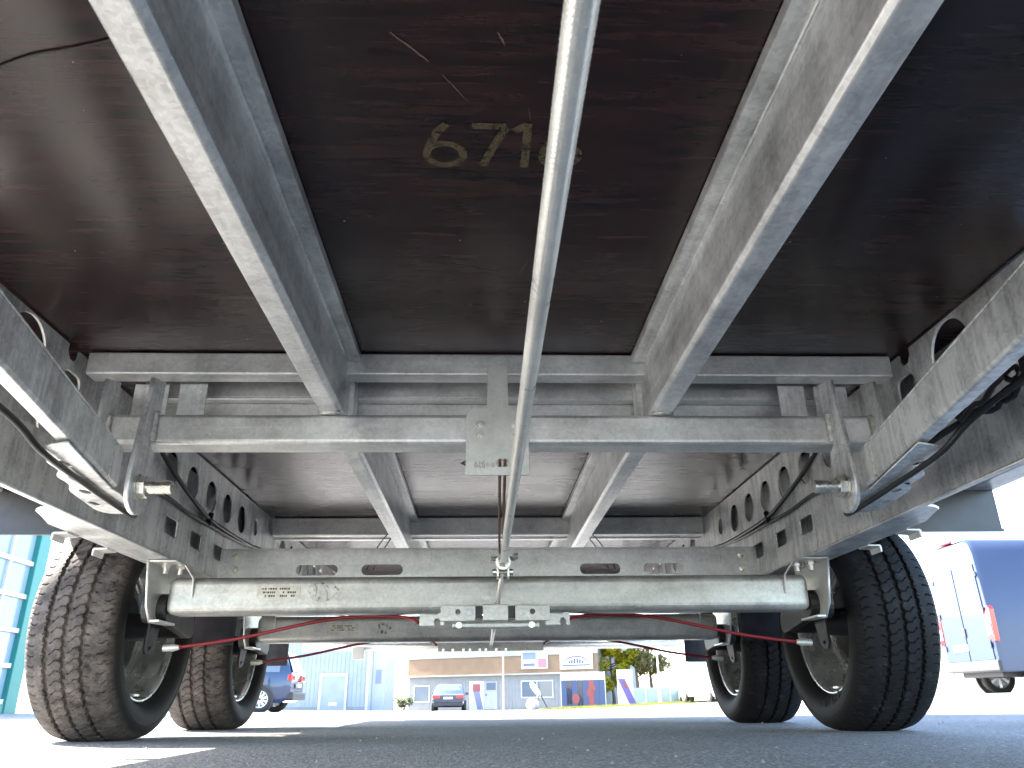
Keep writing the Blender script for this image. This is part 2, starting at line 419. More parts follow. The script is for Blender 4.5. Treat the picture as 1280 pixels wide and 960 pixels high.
for (a, b, wd) in (((487, 40), (536, 77), .0035), ((552, 92), (586, 128), .002), ((622, 40), (632, 57), .003), ((648, 345), (660, 325), .0012),
                   ((536, 146), (531, 152), .001), ((661, 135), (663, 150), .0008)):
    A, B = deckpt(*a), deckpt(*b)
    d = V((B[0]-A[0], B[1]-A[1])); q = V((-d.y, d.x)).normalized()*wd/2; o = MB(); up_, dn_ = [], []
    for i in range(9):
        t = i/8; p = V(A)+d*t+q*random.uniform(-.4, .4); k_ = math.sin(math.pi*(.06+.9*t))**.6*random.uniform(.55, 1.05)
        up_.append((*(p+q*k_), ZD-.0009)); dn_.append((*(p-q*k_), ZD-.0009))
    o.v = up_+dn_; o.f = [(i, i+1, 10+i, 9+i) for i in range(8)]
    o.build('scratch', PALE, PANEL0)
SPK = simple('pale_speck', (.5, .47, .42), .6)
m = MB()
for i in range(70):
    x, y = random.uniform(-1.0, .9), random.uniform(.55, 2.9); r = random.uniform(.0006, .0017)
    m.poly([(x+r*math.cos(q)*random.uniform(.6, 1.5), y+r*math.sin(q)*random.uniform(.6, 1.5), ZD-.0008) for q in [i*math.pi/3 for i in range(6)]])
o = m.build('dust_specks', SPK, PANEL0); o['kind'] = 'stuff'
hp = [deckpt(*q, z=ZD-.002) for q in ((-60, 108), (0, 83), (40, 69), (80, 62), (115, 55), (150, 46))]
cable('loose_thread', [(x, y, ZD-.002) for x, y in hp], .0013, CABLEM, PANEL0, 6)

# longitudinal Z beams
for s in (-1, 1):
    m = MB()
    pr = [(.326, .785), (.326, .668), (.334, .660), (.372, .660), (.372, .6655), (.338, .6655), (.332, .671), (.332, .785)]
    m.prism([(s*x, YF, z) for x, z in pr], (0, YR-YF-.1, 0))
    b = m.build('longitudinal_beam', GALV, T, bevel=.0025)
    m = MB()
    a, c = sorted((s*.298, s*.338))
    m.box(a, c, YF, 1.553, .787, .8075); m.box(a, c, 1.605, 3.196, .787, .8075); m.box(a, c, 3.255, YR-.1, .787, .8075)
    m.build('beam_top_flange', GALV, b, bevel=.002)
    # lapped joint bead along the web
    pts = [(s*.3258, YF+.05+k*.03, .7835+random.uniform(-.0012, .0012)) for k in range(int((1.5-YF)/.03))]
    MB().tube(pts, [.0032+random.uniform(0, .0016) for _ in pts], 7).build('seam_bead', GALV, b, smooth=True)

# first crossmember group (tilt frame)
UC = MB().box(-.885, .885, 1.555, 1.603, .757, .808).build('upper_crossmember', GALVX, T, bevel=.004)
LC = MB().box(-.815, .815, 1.530, 1.600, .592, .657).build('lower_crossmember', GALVX, T, bevel=.009, seg=3)
m = MB()
for z0, z1, y in ((.742, .792, 1.655), (.690, .738, 1.685)):
    m.box(-.80, .80, y, y+.004, z0, z1)
    m.box(-.80, .80, y, y+.035, z0-.004, z0)
m.build('channel_crossmember', GALVX, T, bevel=.002)
MB().box(-.70, .70, 1.5292, 1.5320, .6275, .6285).build('tube_seam', GALVX, LC)
for s in (-1, 1):
    # posts under the beams where they sit on the tube
    a, c = sorted((s*.315, s*.342)); MB().box(a, c, 1.604, 1.65, .662, .80).build('post', GALVZ, T, bevel=.002)
    m = MB().tube([(s*.33, 1.529, .659), (s*.35, 1.527, .660), (s*.373, 1.529, .659)], [.004, .006, .004], 8); m.build('weld_bead', WELD, LC, smooth=True)
    # hinge plate with pivot bolt
    H = [(1.497, .724), (1.495, .69), (1.480, .62), (1.466, .52)]
    H += [(1.513+.047*math.cos(t), .488+.047*math.sin(t)) for t in [math.pi+i*math.pi/10 for i in range(11)]]
    H += [(1.560, .52), (1.553, .575), (1.529, .59), (1.529, .66), (1.552, .665), (1.552, .735)]
    hp_ = plate('hinge_plate', H, [], .009, (s*.712, 0, 0), (0, 1, 0), (0, 0, 1), GALVZ, T)
    bolt('pivot_bolt', (s*.7075, 1.508, .494), (-s, 0, 0), .0125, .066, hp_)
    m = MB()
    for k in range(20): 
        y0 = .0
    for k in range(18):
        z = .598+k*.0034; m.tube([(s*.7055, 1.5265, z), (s*.7045, 1.5245, z+.0034)], [.0075, .0055+random.uniform(0, .0025)], 7)
    m.build('weld_bead', WELD, hp_, smooth=True)
    m = MB()
    for k in range(11): m.tube([(s*(.7075-.030-k*.0032), 1.508, .494), (s*(.7075-.0316-k*.0032), 1.508, .494)], [.0133, .0133], 16)
    m.build('screw_thread', ZINC, hp_, smooth=False)
    P = [(1.50, .722), (1.49, .57), (1.505, .545), (1.60, .545), (1.60, .59), (1.529, .59), (1.529, .66), (1.553, .66), (1.553, .735)]
    ep = plate('outer_hinge_plate', P, [], .008, (s*.806, 0, 0), (0, 1, 0), (0, 0, 1), GALVZ, T)
    m = MB()
    for k in range(14):
        z = .602+k*.0036; m.tube([(s*.800, 1.5265, z), (s*.799, 1.5245, z+.0034)], [.007, .005+random.uniform(0, .0025)], 7)
    m.build('weld_bead', WELD, ep, smooth=True)
    a, c = sorted((s*.725, s*.80)); MB().box(a, c, 1.612, 1.618, .662, .756).build('end_plate', GALVZ, T, bevel=.001)
    a, c = sorted((s*.64, s*.70)); MB().box(a, c, 1.608, 1.612, .662, .756).build('end_plate', GALVZ, T, bevel=.001)

# brake rod indicator plate
X0, X1 = -.065, .064
IP = [(-.021, .760), (.021, .760), (.023, .667), (.052, .664)] + [(.064-.016+.016*math.cos(t), .648+.016*math.sin(t)) for t in [math.pi/2-i*math.pi/10 for i in range(6)]]
IP += [(.064, .524), (.060, .520), (-.061, .520), (-.065, .524)] + [(-.065+.016+.016*math.cos(t), .648+.016*math.sin(t)) for t in [math.pi-i*math.pi/10 for i in range(6)]] + [(-.052, .664), (-.023, .667)]
cut = [rrect(.0095, .545, .022, .014, .002)]
for x, wd, h in ((-.044, .005, .010), (-.036, .004, .014), (-.0285, .004, .014), (-.020, .007, .005), (-.0095, .006, .009)):
    cut.append(rrect(x, .542, wd, h, .0012))
IPO = plate('indicator_plate', IP, cut, .004, (0, 1.516, 0), (1, 0, 0), (0, 0, 1), GALVN, T)
for x in (-.036, .036):
    bolt('screw', (x, 1.5135, .628), (0, -1, 0), .0042, .008, IPO, head=.5); bolt('screw', (x-.001, 1.5135, .606), (0, -1, 0), .004, .006, IPO, head=.5)
m = MB(); ribbon([(-.068, 0), (-.075, 0)], .001, 0, MB())
m.prism([(-.066, 1.5125, .551), (-.076, 1.5125, .545), (-.066, 1.5125, .540), (-.066, 1.5125, .5435), (-.070, 1.5125, .545), (-.066, 1.5125, .5475)], (0, .004, 0))
m.build('arrow_mark', BLACK, IPO)
for x in (.004, .0145):
    cable('release_cable', [(x, 1.50, .548), (x+.004, 1.75, .517), (x+.009, 2.0, .486), (x+.012, 2.12, .470)], .0032, BROWNC, T)

# brake rod: runs the length, fork joint, threaded tail to the compensator
pts = [V((.020, -.6+2.64*i/12, .440)) + V((.004*i/12, 0, 0)) for i in range(13)]
BR = MB().tube(pts, [.0098-.0008*i/12 for i in range(13)], 20).build('brake_rod', RODM, T, smooth=True)
m = MB()
for k in range(170):
    y = -.05+k*.0055; x = .020+.004*(y+.6)/2.64
    m.tube([(x, y, .440), (x, y+.0026, .440)], .0098-.0008*(y+.6)/2.64+.00030*(1-k/170), 20)
m.build('threaded_section', RODM, BR)
m = MB(); c0 = V((.024, 2.075, .436))
m.tube([c0+V((0, -.04, .003)), c0+V((0, -.005, 0))], .015, 6); m.tube([c0+V((0, -.014, 0)), c0+V((0, -.004, 0))], .021, 14)
for s in (-1, 1): m.box(c0.x+s*.014-.003, c0.x+s*.014+.003, c0.y, c0.y+.055, c0.z-.036, c0.z+.010)
m.tube([c0+V((-.028, .03, -.020)), c0+V((.028, .03, -.020))], .009, 12)
m.tube([c0+V((-.032, .004, .012)), c0+V((.034, .004, .012))], .006, 10)
m.tube([c0+V((.026, -.01, .016)), c0+V((.040, -.01, .016))], .0075, 10)
m.build('fork_joint', ZINC, BR, bevel=.001)
MB().tube([(.022, 2.10, .414), (.012, 2.20, .352), (.006, 2.24, .322), (.004, 2.5, .300), (.004, 3.2, .292)], .0062, 12).build('tail_rod', RODM, BR, smooth=True)

# brake compensators
def zz(v): return .308-(v-772)*.00235
def xx(u): return (u-620)*.0022+.005
CP = MB().box(xx(604.6), xx(636), 2.185, 2.30, zz(776), zz(757)).build('brake_compensator', AXM, T, bevel=.003)
MB().box(xx(567), xx(674), 2.170, 2.20, zz(784.5), zz(778)).build('balance_bar', AXM, CP, bevel=.004)
for s in (-1, 1):
    xc = .005+s*.102
    plate('cable_carrier', rrect(0, 0, .095, .040, .004), [circ(0, .004, .0072)], .004, (xc, 2.195, zz(767)), (1, 0, 0), (0, 0, 1), AXM, CP)
    for q in (-1, 1): bolt('rivet', (xc+q*.031, 2.193, zz(766)), (0, -1, 0), .0052, 0, CP, mat=AXM, head=.2)
    o_ = [(-.033, -.016), (-.022, -.016), (-.022, -.004), (-.016, .003), (-.008, .002), (-.005, -.005), (-.007, -.016), (.035, -.016), (.035, .016), (-.012, .014), (-.018, .018), (-.033, .018)]
    plate('hook_plate', [(-s*-1*p[0]*1 if s < 0 else -p[0], p[1]) for p in o_], [], .004, (.005+s*.172, 2.203, zz(773.5)), (1, 0, 0), (0, 0, 1), AXM, CP)
    MB().box(min(.005+s*.036, .005+s*.062), max(.005+s*.036, .005+s*.062), 2.21, 2.24, zz(772), zz(758)).build('bearing_block', BLACK, CP)
    for q in (-1,): bolt('bar_end_screw', (.005+s*.098, 2.169, zz(781)), (0, -1, 0), .004, 0, CP, head=.3)
o_ = [(-.205, .014), (-.205, -.014)]
for x in (-.185, -.148, -.108, -.083, -.045, -.022, .018, .055):
    o_ += [(x-.0045, -.014), (x-.0045, -.004), (x+.0045, -.004), (x+.0045, -.014)]
o_ += [(.09, -.014), (.20, -.014), (.20, .014)]
plate('rear_brake_compensator', o_, [], .004, (.005, 3.13, .288), (1, 0, 0), (0, 0, 1), AXM, T)

# perforated side frames
for s in (-1, 1):
    hol = [circ(2.13+.17*k, .716, .049, 28) for k in (-1, 0, 1, 2, 3, 4)] + [circ(2.985, .722, .030)]
    hol += [circ(3.42+.17*k, .716, .049, 24) for k in range(9)]
    hol += [circ(y, .737, .064, 32) for y in (1.37, 1.05, .73, .41)]
    hol += [rrect(1.545, .715, .07, .075, .018)]
    o_ = [(YF, .670), (1.43, .670), (1.47, .60), (YR, .60), (YR, .806), (1.553, .806), (1.553, .79), (1.54, .776), (1.52, .776), (1.508, .79), (1.508, .806), (YF, .806)]
    up = plate('upper_side_plate', o_, hol, .006, (s*.905, 0, 0), (0, 1, 0), (0, 0, 1), GALVZ, T)
    hol = [rrect(y, .555, .088, .046, .006) for y in (2.17, 2.37, 2.58)] + [circ(2.74, .540, .017, 20, .021), rrect(2.86, .548, .05, .05, .006)]
    hol += [rrect(y, .555, .088, .046, .006) for y in (3.3, 3.5, 3.7, 3.9)]
    lp = plate('lower_side_plate', [(YF, .476), (YR, .476), (YR, .626), (1.55, .626), (1.49, .60), (YF, .60)], hol, .005, (s*.8985, 0, 0), (0, 1, 0), (0, 0, 1), GALVZ, T)
    e = [(.893, YF), (.906, YF), (.906, 1.575), (.928, 1.58), (.948, 1.60), (.962, 1.65), (.985, 1.72), (.985, YR), (.893, YR)]
    fl = plate('bottom_flange', [(s*x, y) for x, y in e], [], .0065, (0, 0, .4713), (1, 0, 0), (0, 1, 0), GALV, T)
    for y in (1.80, 2.0):
        pr_ = [(s*.98, .4675), (s*1.012, .4675), (s*1.016, .464), (s*1.016, .448), (s*1.012, .448), (s*1.010, .462), (s*.98, .4635)]
        MB().prism([(x, y, z) for x, z in pr_], (0, .055, 0)).build('flange_clip', GALVN, fl, bevel=.001)

for s in (-1, 1):
    MB().box(*sorted((s*.975, s*.981)), 1.30, YR-.05, .500, .802).build('outer_web_plate', GALVZ, T, bevel=.001)
# drawbar legs, gussets, wiring
for s in (-1, 1):
    def dbx(y): return .600+.197*(y-.80)
    m = MB()
    y0, y1 = -.9, 1.475
    n_ = V((1, -.197, 0)).normalized()
    base = [(0, .556), (0, .490), (.004, .484), (.026, .484), (.026, .489), (.008, .489), (.007, .556), ]
    m.prism([(s*(dbx(y0)+q), y0, z) for q, z in base], (s*(dbx(y1)-dbx(y0)), y1-y0, 0))
    m.prism([(s*(dbx(y0)+q), y0, z) for q, z in ((.0, .5565), (.055, .5565), (.055, .562), (.0, .562))], (s*(dbx(y1)-dbx(y0)), y1-y0, 0))
    db = m.build('drawbar_leg', GALVZ, T, bevel=.0025)
    m = MB()
    for k in range(20): z = .488+k*.0034; m.tube([(s*(dbx(1.40)-.001), 1.40, z), (s*(dbx(1.40)-.001), 1.402, z+.0034)], [.003, .0028], 6)
    m.build('weld_bead', WELD, db, smooth=True)
    g = [(dbx(1.17)+.002, 1.17)] + [(p.x, p.y) for p in spline([(.715, 1.185, 0), (.735, 1.205, 0), (.742, 1.245, 0), (.762, 1.275, 0), (.768, 1.325, 0), (.790, 1.365, 0), (.796, 1.42, 0), (.818, 1.47, 0), (.832, 1.56, 0), (.840, 1.63, 0), (.825, 1.66, 0)], 3)]
    g += [(.80, 1.665), (.765, 1.64), (.738, 1.56), (dbx(1.46)+.004, 1.46)]
    hol = [circ(.738+.0265*k, 1.285+.095*k, .0085, 18, .019) for k in range(4)]
    gp = plate('gusset_plate', [(s*x, y) for x, y in (g if s > 0 else g)], [[(s*x, y) for x, y in h] for h in hol], .004, (0, 0, .4785), (1, 0, 0), (0, 1, 0), GALVZ, T)
    # wiring along the gusset
    cable('wiring_loom', [(s*.80, .6, .585), (s*.80, .95, .560), (s*.745, 1.12, .505), (s*.728, 1.20, .4705), (s*.752, 1.40, .470), (s*.768, 1.56, .470), (s*.775, 1.66, .471), (s*.80, 1.71, .50), (s*.86, 1.85, .58), (s*.884, 2.06, .617), (s*.887, 2.25, .613), (s*.887, 2.46, .617), (s*.888, 2.76, .626), (s*.890, 3.10, .655), (s*.89, 3.4, .66)], .0055, CABLEM, T)
    cable('wiring_branch', [(s*.890, 1.9, .765), (s*.889, 2.065, .708), (s*.886, 2.25, .662), (s*.886, 2.44, .634), (s*.886, 2.70, .632), (s*.889, 2.95, .640)], .0065, CABLEM, T)
    MB().tube([(s*.886, 2.42, .615), (s*.886, 2.44, .652)], .009, 8).build('cable_tie', BLACK, T)
# spare loop of cable coiled over the right drawbar leg
pts = []
for k in range(90):
    q = k*.25; r = .062+.012*math.sin(k*.7)
    pts.append((.845+.018*math.sin(q*.5), 1.235+r*1.15*math.cos(q), .590+r*.42*math.sin(q)+.006*math.sin(k*1.3)))
o = MB().tube(pts, .0052, 7).build('coiled_cable', CABLEM, T, smooth=True)
o = MB().tube(spline([(.85, .5, .61), (.86, .9, .60), (.855, 1.15, .575), (.85, 1.29, .565), (.80, 1.36, .53), (.785, 1.42, .478)]), .0065, 7).build('coiled_cable', CABLEM, T, smooth=True)

# slotted crossmember over the axle
sl_ = [rrect(x, .501, .135, .034, .016) for x in (-.574, -.361, .361, .574)]
SC = plate('slotted_crossmember', [(-.893, .44), (.893, .44), (.893, .5655), (-.893, .5655)], sl_, .005, (0, 2.60, 0), (1, 0, 0), (0, 0, 1), GALVX, T)
MB().box(-.892, .892, 2.6026, 2.66, .5665, .571).build('top_fold', GALVX, SC, bevel=.002)
MB().box(-.892, .892, 2.598, 2.6025, .566, .572).build('fold_edge', GALVX, SC, bevel=.001)
for s in (-1, 1):
    for z in (.545, .500): bolt('screw', (s*.842, 2.597, z), (0, -1, 0), .007, .014, SC, head=.7)
    MB().box(s*.2-.002 if s < 0 else .768, s*.2+.002 if s < 0 else .772, 2.5955, 2.597, .528, .562).build('weld_mark', WELD, SC)
    for q in (0, .028):
        cable('hanging_wire', [(s*(.395+q), 3.19, .735), (s*(.393+q), 2.9, .63), (s*(.39+q*.8), 2.605, .503)], .0022, CABLEM, T, 5)
# far crossmembers
MB().box(-.897, .897, 3.20, 3.252, .735, .808).build('rear_upper_crossmember', GALVX, T, bevel=.004)
MB().box(-.897, .897, 3.254, 3.29, .728, .734).build('rear_channel_lip', GALVX, T, bevel=.002)
MB().box(-.897, .897, 4.88, 4.94, .62, .808).build('tail_crossmember', GALVX, T, bevel=.006)
RB = MB().tube([(-1.1, 4.9, .405), (1.15, 4.9, .405)], .023, 16).build('rear_guard_tube', GALVX, T, smooth=True)
for s in (-1, 1): MB().box(s*.9-.03, s*.9+.03, 4.93, 4.945, .39, .80).build('guard_bracket', GALVX, RB, bevel=.002)
MB().box(-.80, -.73, 4.86, 4.9, .33, .40).build('rear_lamp_box', simple('white_plastic', (.7, .7, .68), .4), T, bevel=.004)
for s in (-1, 1):
    for y, x in ((4.05, .6),):
        pass

# axles
def axle(Y, zt, zb, first):
    m = MB(); h = zt-zb; zc = (zt+zb)/2
    A = m.box(-.915, .915, Y, Y+.095, zb, zt).build('axle', AXM, T, bevel=.021, seg=5)
    autosm = A
    A['label'] = 'front galvanised axle tube' if first else 'rear galvanised axle tube'
    for s in (-1, 1):
        # mounting bracket: cheek plate with folded edge and bolted foot
        P = [(Y-.085, .4665), (Y+.16, .4665), (Y+.16, zb+.03), (Y+.10, zb-.022), (Y-.012, zb-.024), (Y-.050, zb+.015)]
        bk = plate('mounting_bracket', P, [], .006, (s*.946, 0, 0), (0, 1, 0), (0, 0, 1), GALVN, A)
        m = MB()
        a, c = sorted((s*.868, s*.9425)); m.box(a, c, Y-.083, Y+.15, .4605, .4660)
        pr_ = [(s*(x+.032), y, z) for x, y, z in ((.836, Y-.030, .4600), (.830, Y-.030, .4600), (.808, Y-.014, .425), (.808, Y-.004, zb+.045), (.814, Y-.004, zb+.045), (.814, Y-.012, .425))]
        m.prism(pr_, (0, .010, 0))
        MB().box(*sorted((s*.917, s*.9425)), Y-.02, Y+.1, zb-.022, zb-.016).build('bracket_base', GALVN, A, bevel=.001)
        m.build('bracket_foot', GALVN, A, bevel=.0018)
        for q in (.0, .03): bolt('bracket_bolt', (s*(.912-q), Y-.040+q*.9, .4602), (0, 0, -1), .0075, .026, A)
        # swing arm, backing plate, brake lever
        m = MB();         yc, zc2 = Y+.05, (zt+zb)/2; yh, zh = Y+.34, .325
        dv = V((0, yh-yc, zh-zc2)).normalized(); nn = V((0, -dv.z, dv.y))
        pp = [V((s*.952, yc, zc2))+nn*.05, V((s*.952, yh, zh))+nn*.035, V((s*.952, yh, zh))-nn*.035, V((s*.952, yc, zc2))-nn*.05]
        m.prism(pp, (s*.028, 0, 0))
        m.tube([(s*.917, yc, zc2-.03), (s*.985, yc, zc2-.03)], .040, 20)
        m.tube([(s*.955, yh, zh), (s*1.06, yh, zh)], .034, 20)
        m.build('swing_arm', DRUM, A, bevel=.003)
        L = [(-.024, .15), (.018, .155), (.026, .03), (.019, -.052), (.009, -.066), (-.010, -.066), (-.019, -.05), (-.028, .03)]
        lv = plate('brake_lever', L, [circ(0, -.048, .0055, 12)], .010, (s*1.012, Y+.185, .300), (-s*.25, .968, 0), (s*-.12, -.03, .992), DARKST, A)
        MB().tube([(s*.975, Y+.19, .252), (s*.945, Y+.19, .2535), (s*.928, Y+.19, .2545)], [.0105, .0105, .006], 14).build('cable_ferrule', RODM, A, bevel=.001)
        bolt('lever_screw', (s*.982, Y+.18, .335), (-s, 0, 0), .006, .016, A)
        cable('brake_cable', [(s*.930, Y+.19, .2545), (s*.75, Y+.17, .277), (s*.55, Y+.145, .315), (s*.42, Y+.13, .331), (s*.26, Y+.08, .325), (s*.21, Y+.0, .303)], .0050, REDM, A, 10)
    return A
A1 = axle(2.258, .431, .330, True); A2 = axle(3.198, .415, .317, False)
def label_plate(parent, x, y, z, wd, h):
    o = plate('type_plate', rrect(0, 0, wd, h, h*.3), [], .0012, (x, y, z), (1, 0, 0), (0, 0, 1), simple('stamped_plate', (.55, .53, .47), .45, .5, noise=.2, nscale=80), parent, bev=.0002)
    m = MB(); rnd = random.Random(3)
    for r in range(3):
        xx_ = x-wd*.4
        while xx_ < x+wd*.38:
            l_ = rnd.uniform(.002, .006)
            if rnd.random() < .75: m.box(xx_, xx_+l_, y-.0011, y-.0009, z+h*.22-r*h*.26, z+h*.22-r*h*.26+h*.13)
            xx_ += l_+.0016
    q = m.build('stamped_text', DARKST, parent); q['kind'] = 'stuff'
label_plate(A1, -.604, 2.2574, .386, .122, .038); label_plate(A2, -.576, 3.1974, .368, .118, .030)
# dark smudges wiped over the axle tubes
def smudge():
    m, n, l, b = newmat('dark_grease_smudge')
    tc = n.new('ShaderNodeTexCoord'); mp = n.new('ShaderNodeMapping'); mp.inputs['Scale'].default_value = (1.6, 1, .7); l.new(tc.outputs['Object'], mp.inputs[0])
    nz = n.new('ShaderNodeTexNoise'); nz.inputs['Scale'].default_value = 42; nz.inputs['Detail'].default_value = 5; nz.inputs['Distortion'].default_value = 1.2
    l.new(mp.outputs[0], nz.inputs['Vector'])
    rp = n.new('ShaderNodeMapRange'); l.new(nz.outputs['Fac'], rp.inputs['Value']); rp.inputs['From Min'].default_value = .50; rp.inputs['From Max'].default_value = .66
    rp.inputs['To Max'].default_value = .75
    b.inputs['Base Color'].default_value = (.05, .045, .04, 1); b.inputs['Roughness'].default_value = .6
    l.new(rp.outputs[0], b.inputs['Alpha'])
    return m
SMG = smudge()
for par, x, y, z, wd, h in ((A1, -.482, 2.2568, .388, .10, .056), (A2, -.43, 3.1968, .368, .09, .05)):
    m = MB(); m.poly([(x+wd/2*math.cos(q)*random.uniform(.8, 1.05), y, z+h/2*math.sin(q)*random.uniform(.8, 1.05)) for q in [i*math.pi/9 for i in range(18)]])
    m.build('grease_smudge', SMG, par)

# wheels ----------------------------------------------------------
R_T, HW = .315, .098
def tyre_mesh():
    prof = []        # (axial, radius, kind) from inner bead round to outer bead ; kind 1 = tread
    half = [(.062, .214), (.072, .2195), (.082, .224), (.096, .232), (.106, .244), (.1115, .258), (.1130, .272), (.1118, .284), (.1130, .2855), (.1122, .289), (.1088, .300), (.1030, .3095), (.0970, .3155)]
    tread = []
    N = 64
    for i in range(N+1):
        a = -.094+.188*i/N; tread.append((a, .3180+.0150*(1-(abs(a)/.094)**2.6)))
    for a, r in half: prof.append((-a, r, 0))
    for a, r in tread: prof.append((a, r, 1))
    for a, r in reversed(half): prof.append((a, r, 0))
    NA = 1080; NP = 72; m = MB(); n = len(prof)
    grooves = (-.048, -.004, .040)
    for i in range(NA):
        th = 2*math.pi*i/NA
        for a, r, k in prof:
            if k:
                d = 0
                for g in grooves:
                    wv = .0012*math.sin(th*NP+g*300)
                    if abs(a-g-wv) < .0046: d = .0090
                if not d:
                    rib = sum(a > g for g in grooves)
                    ph = (th*NP/(2*math.pi) + rib*.37 + .10*math.sin(a*250+rib) + (a*17 if rib in (1, 2) else a*7)) % 1
                    if rib in (0, 3):
                        if ph < .10 and (abs(a) > .075 or .0 < abs(a)-.044 < .012): d = .0045
                    else:
                        ctr = (-.026, .018)[rib-1]
                        if ph < .085 and -.012 < a-ctr < .022: d = .0042
                r = r-d
            elif abs(a) < .115 and r > .30:
                ph = (th*NP/(2*math.pi)+(.0 if a < 0 else .5)) % 1
                if ph < .2: r -= .003
            y, z = r*math.cos(th), r*math.sin(th)
            aa = a
            if z < -.3253:
                z = -.3253-(z+.3253)*-.02
                aa = a*1.02
            elif z < -.2: aa = a*(1+.04*((-.2-z)/.13)**2)
            m.v.append((aa, y, z))
    for i in range(NA):
        for j in range(n-1):
            p, q = i*n+j, ((i+1) % NA)*n+j
            m.f.append((p, q, q+1, p+1))
    me = m.mesh('tyre'); 
    for p in me.polygons: p.use_smooth = True
    bm = bmesh.new(); bm.from_mesh(me)
    for e in bm.edges:
        if len(e.link_faces) == 2 and e.calc_face_angle(0) > math.radians(38): e.smooth = False
    bm.to_mesh(me); bm.free()
    return me
TY = tyre_mesh(); TYD = TY.copy(); TY.materials.append(RUB_C); TYD.materials.append(RUB_D)
def rim_mesh():
    # axial measured towards the trailer middle (+)
    p = [(.072, .2160), (.079, .2225), (.084, .2195), (.081, .211), (.060, .206), (.036, .2035), (.026, .198), (.010, .190), (-.004, .188), (-.010, .176), (-.004, .168), (-.012, .162), (-.045, .158), (-.060, .150), (-.066, .132), (-.052, .118), (-.048, .095), (-.060, .080), (-.07, .03)]
    me = MB().lathe(p, 64).mesh('wheel')
    for f in me.polygons: f.use_smooth = True
    me.materials.append(RIMM); return me
RM = rim_mesh()
DRM = MB().lathe([(-.05, .112), (-.012, .114), (-.009, .120), (.0, .120), (.002, .112), (.010, .104), (.012, .045), (.085, .040), (.087, .001)], 40).mesh('brake_drum'); DRM.materials.append(DRUM)
for p in DRM.polygons: p.use_smooth = True
wn = {(-1, 0): 'front left wheel with dusty brown tread', (1, 0): 'front right wheel with clean black tread', (-1, 1): 'rear left wheel with dusty tread', (1, 1): 'rear right wheel with clean black tread'}
for s in (-1, 1):
    for k, Y in enumerate((2.60, 3.54)):
        w_ = link('wheel', RM, None, T); w_.location = (s*(1.176 if k == 0 else 1.150), Y, .3252); w_.rotation_euler = (random.uniform(0, 1)*0, 0, math.pi if s > 0 else 0)
        w_['label'] = wn[(s, k)]; w_.scale = (1.14, 1, 1)
        t_ = link('tyre', TYD if s < 0 else TY, None, w_); t_.rotation_euler = (0, 0, 0)
        d_ = link('brake_drum', DRM, None, w_)
        wt = MB().box(.058, .074, -.02, .02, -.204, -.195).build('balance_weight', RODM, w_, bevel=.003)
# raised sidewall lettering on the clean front right tyre
def letter_mesh(ch, size):
    cd = bpy.data.curves.new('tmp', 'FONT'); cd.body = ch; cd.size = size; cd.extrude = .0009; cd.align_x = 'CENTER'
    co = bpy.data.objects.new('tmp', cd); COL.objects.link(co)
    me = bpy.data.meshes.new_from_object(co.evaluated_get(bpy.context.evaluated_depsgraph_get()))
    bpy.data.objects.remove(co); return me
fr = [o for o in T.children if o.name.startswith('wheel') and o.location.x > 0 and o.location.y < 3][0]
for i, ch in enumerate('IN TRA'):
    if ch == ' ': continue
    me = letter_mesh(ch, .036); me.materials.clear(); me.materials.append(RUB_C)
    # wheel is turned 180 deg: local +x faces the trailer middle; viewed from the middle, right = local -y... letters follow the arc
    o = link('sidewall_letter', me, None, fr)
    al = math.radians(-96+i*7.0)
    rr = .262
    up = V((0, -math.cos(al), -math.sin(al)))         # glyph up points to the hub
    nrm = V((1, 0, 0)); rt = up.cross(nrm)
    B = Matrix((( rt.x, up.x, nrm.x, .1118), (rt.y, up.y, nrm.y, rr*math.cos(al)+0), (rt.z, up.z, nrm.z, rr*math.sin(al)), (0, 0, 0, 1)))
    o.matrix_local = B

# mudguard aprons and flaps
APR = simple('dark_apron_sheet', (.022, .021, .026), .34, noise=.4, nscale=25)
for s in (-1, 1):
    a, c = sorted((s*.992, s*1.318))
    MB().box(a, c, 1.95, 1.956, .4895, .806).build('mudguard_apron', APR, T, bevel=.0015)
    MB().box(a, c, 1.944, 1.9495, .4895, .4965).build('apron_hem', APR, T)
    a, c = sorted((s*.96, s*1.30))
    MB().box(a, c, 3.06, 3.066, .300, .806).build('middle_apron', APR, T, bevel=.0015)
    a, c = sorted((s*1.02, s*1.28))
    MB().box(a, c, 4.20, 4.206, .272, .806).build('rear_mud_flap', APR, T, bevel=.0015)
    MB().box(*sorted((s*1.0, s*1.30)), 1.957, 4.199, .700, .704).build('mudguard_top', APR, T)
    # black marker lamp bracket under the side rail
    m = MB().box(*sorted((s*1.13, s*1.20)), 1.60, 1.82, .585, .640)
    k_ = m.build('marker_lamp_housing', BLACK, T, bevel=.006)
    MB().tube([(s*1.16, 1.595, .612), (s*1.16, 1.60, .612)], .008, 12).build('marker_lens', SPK, k_)

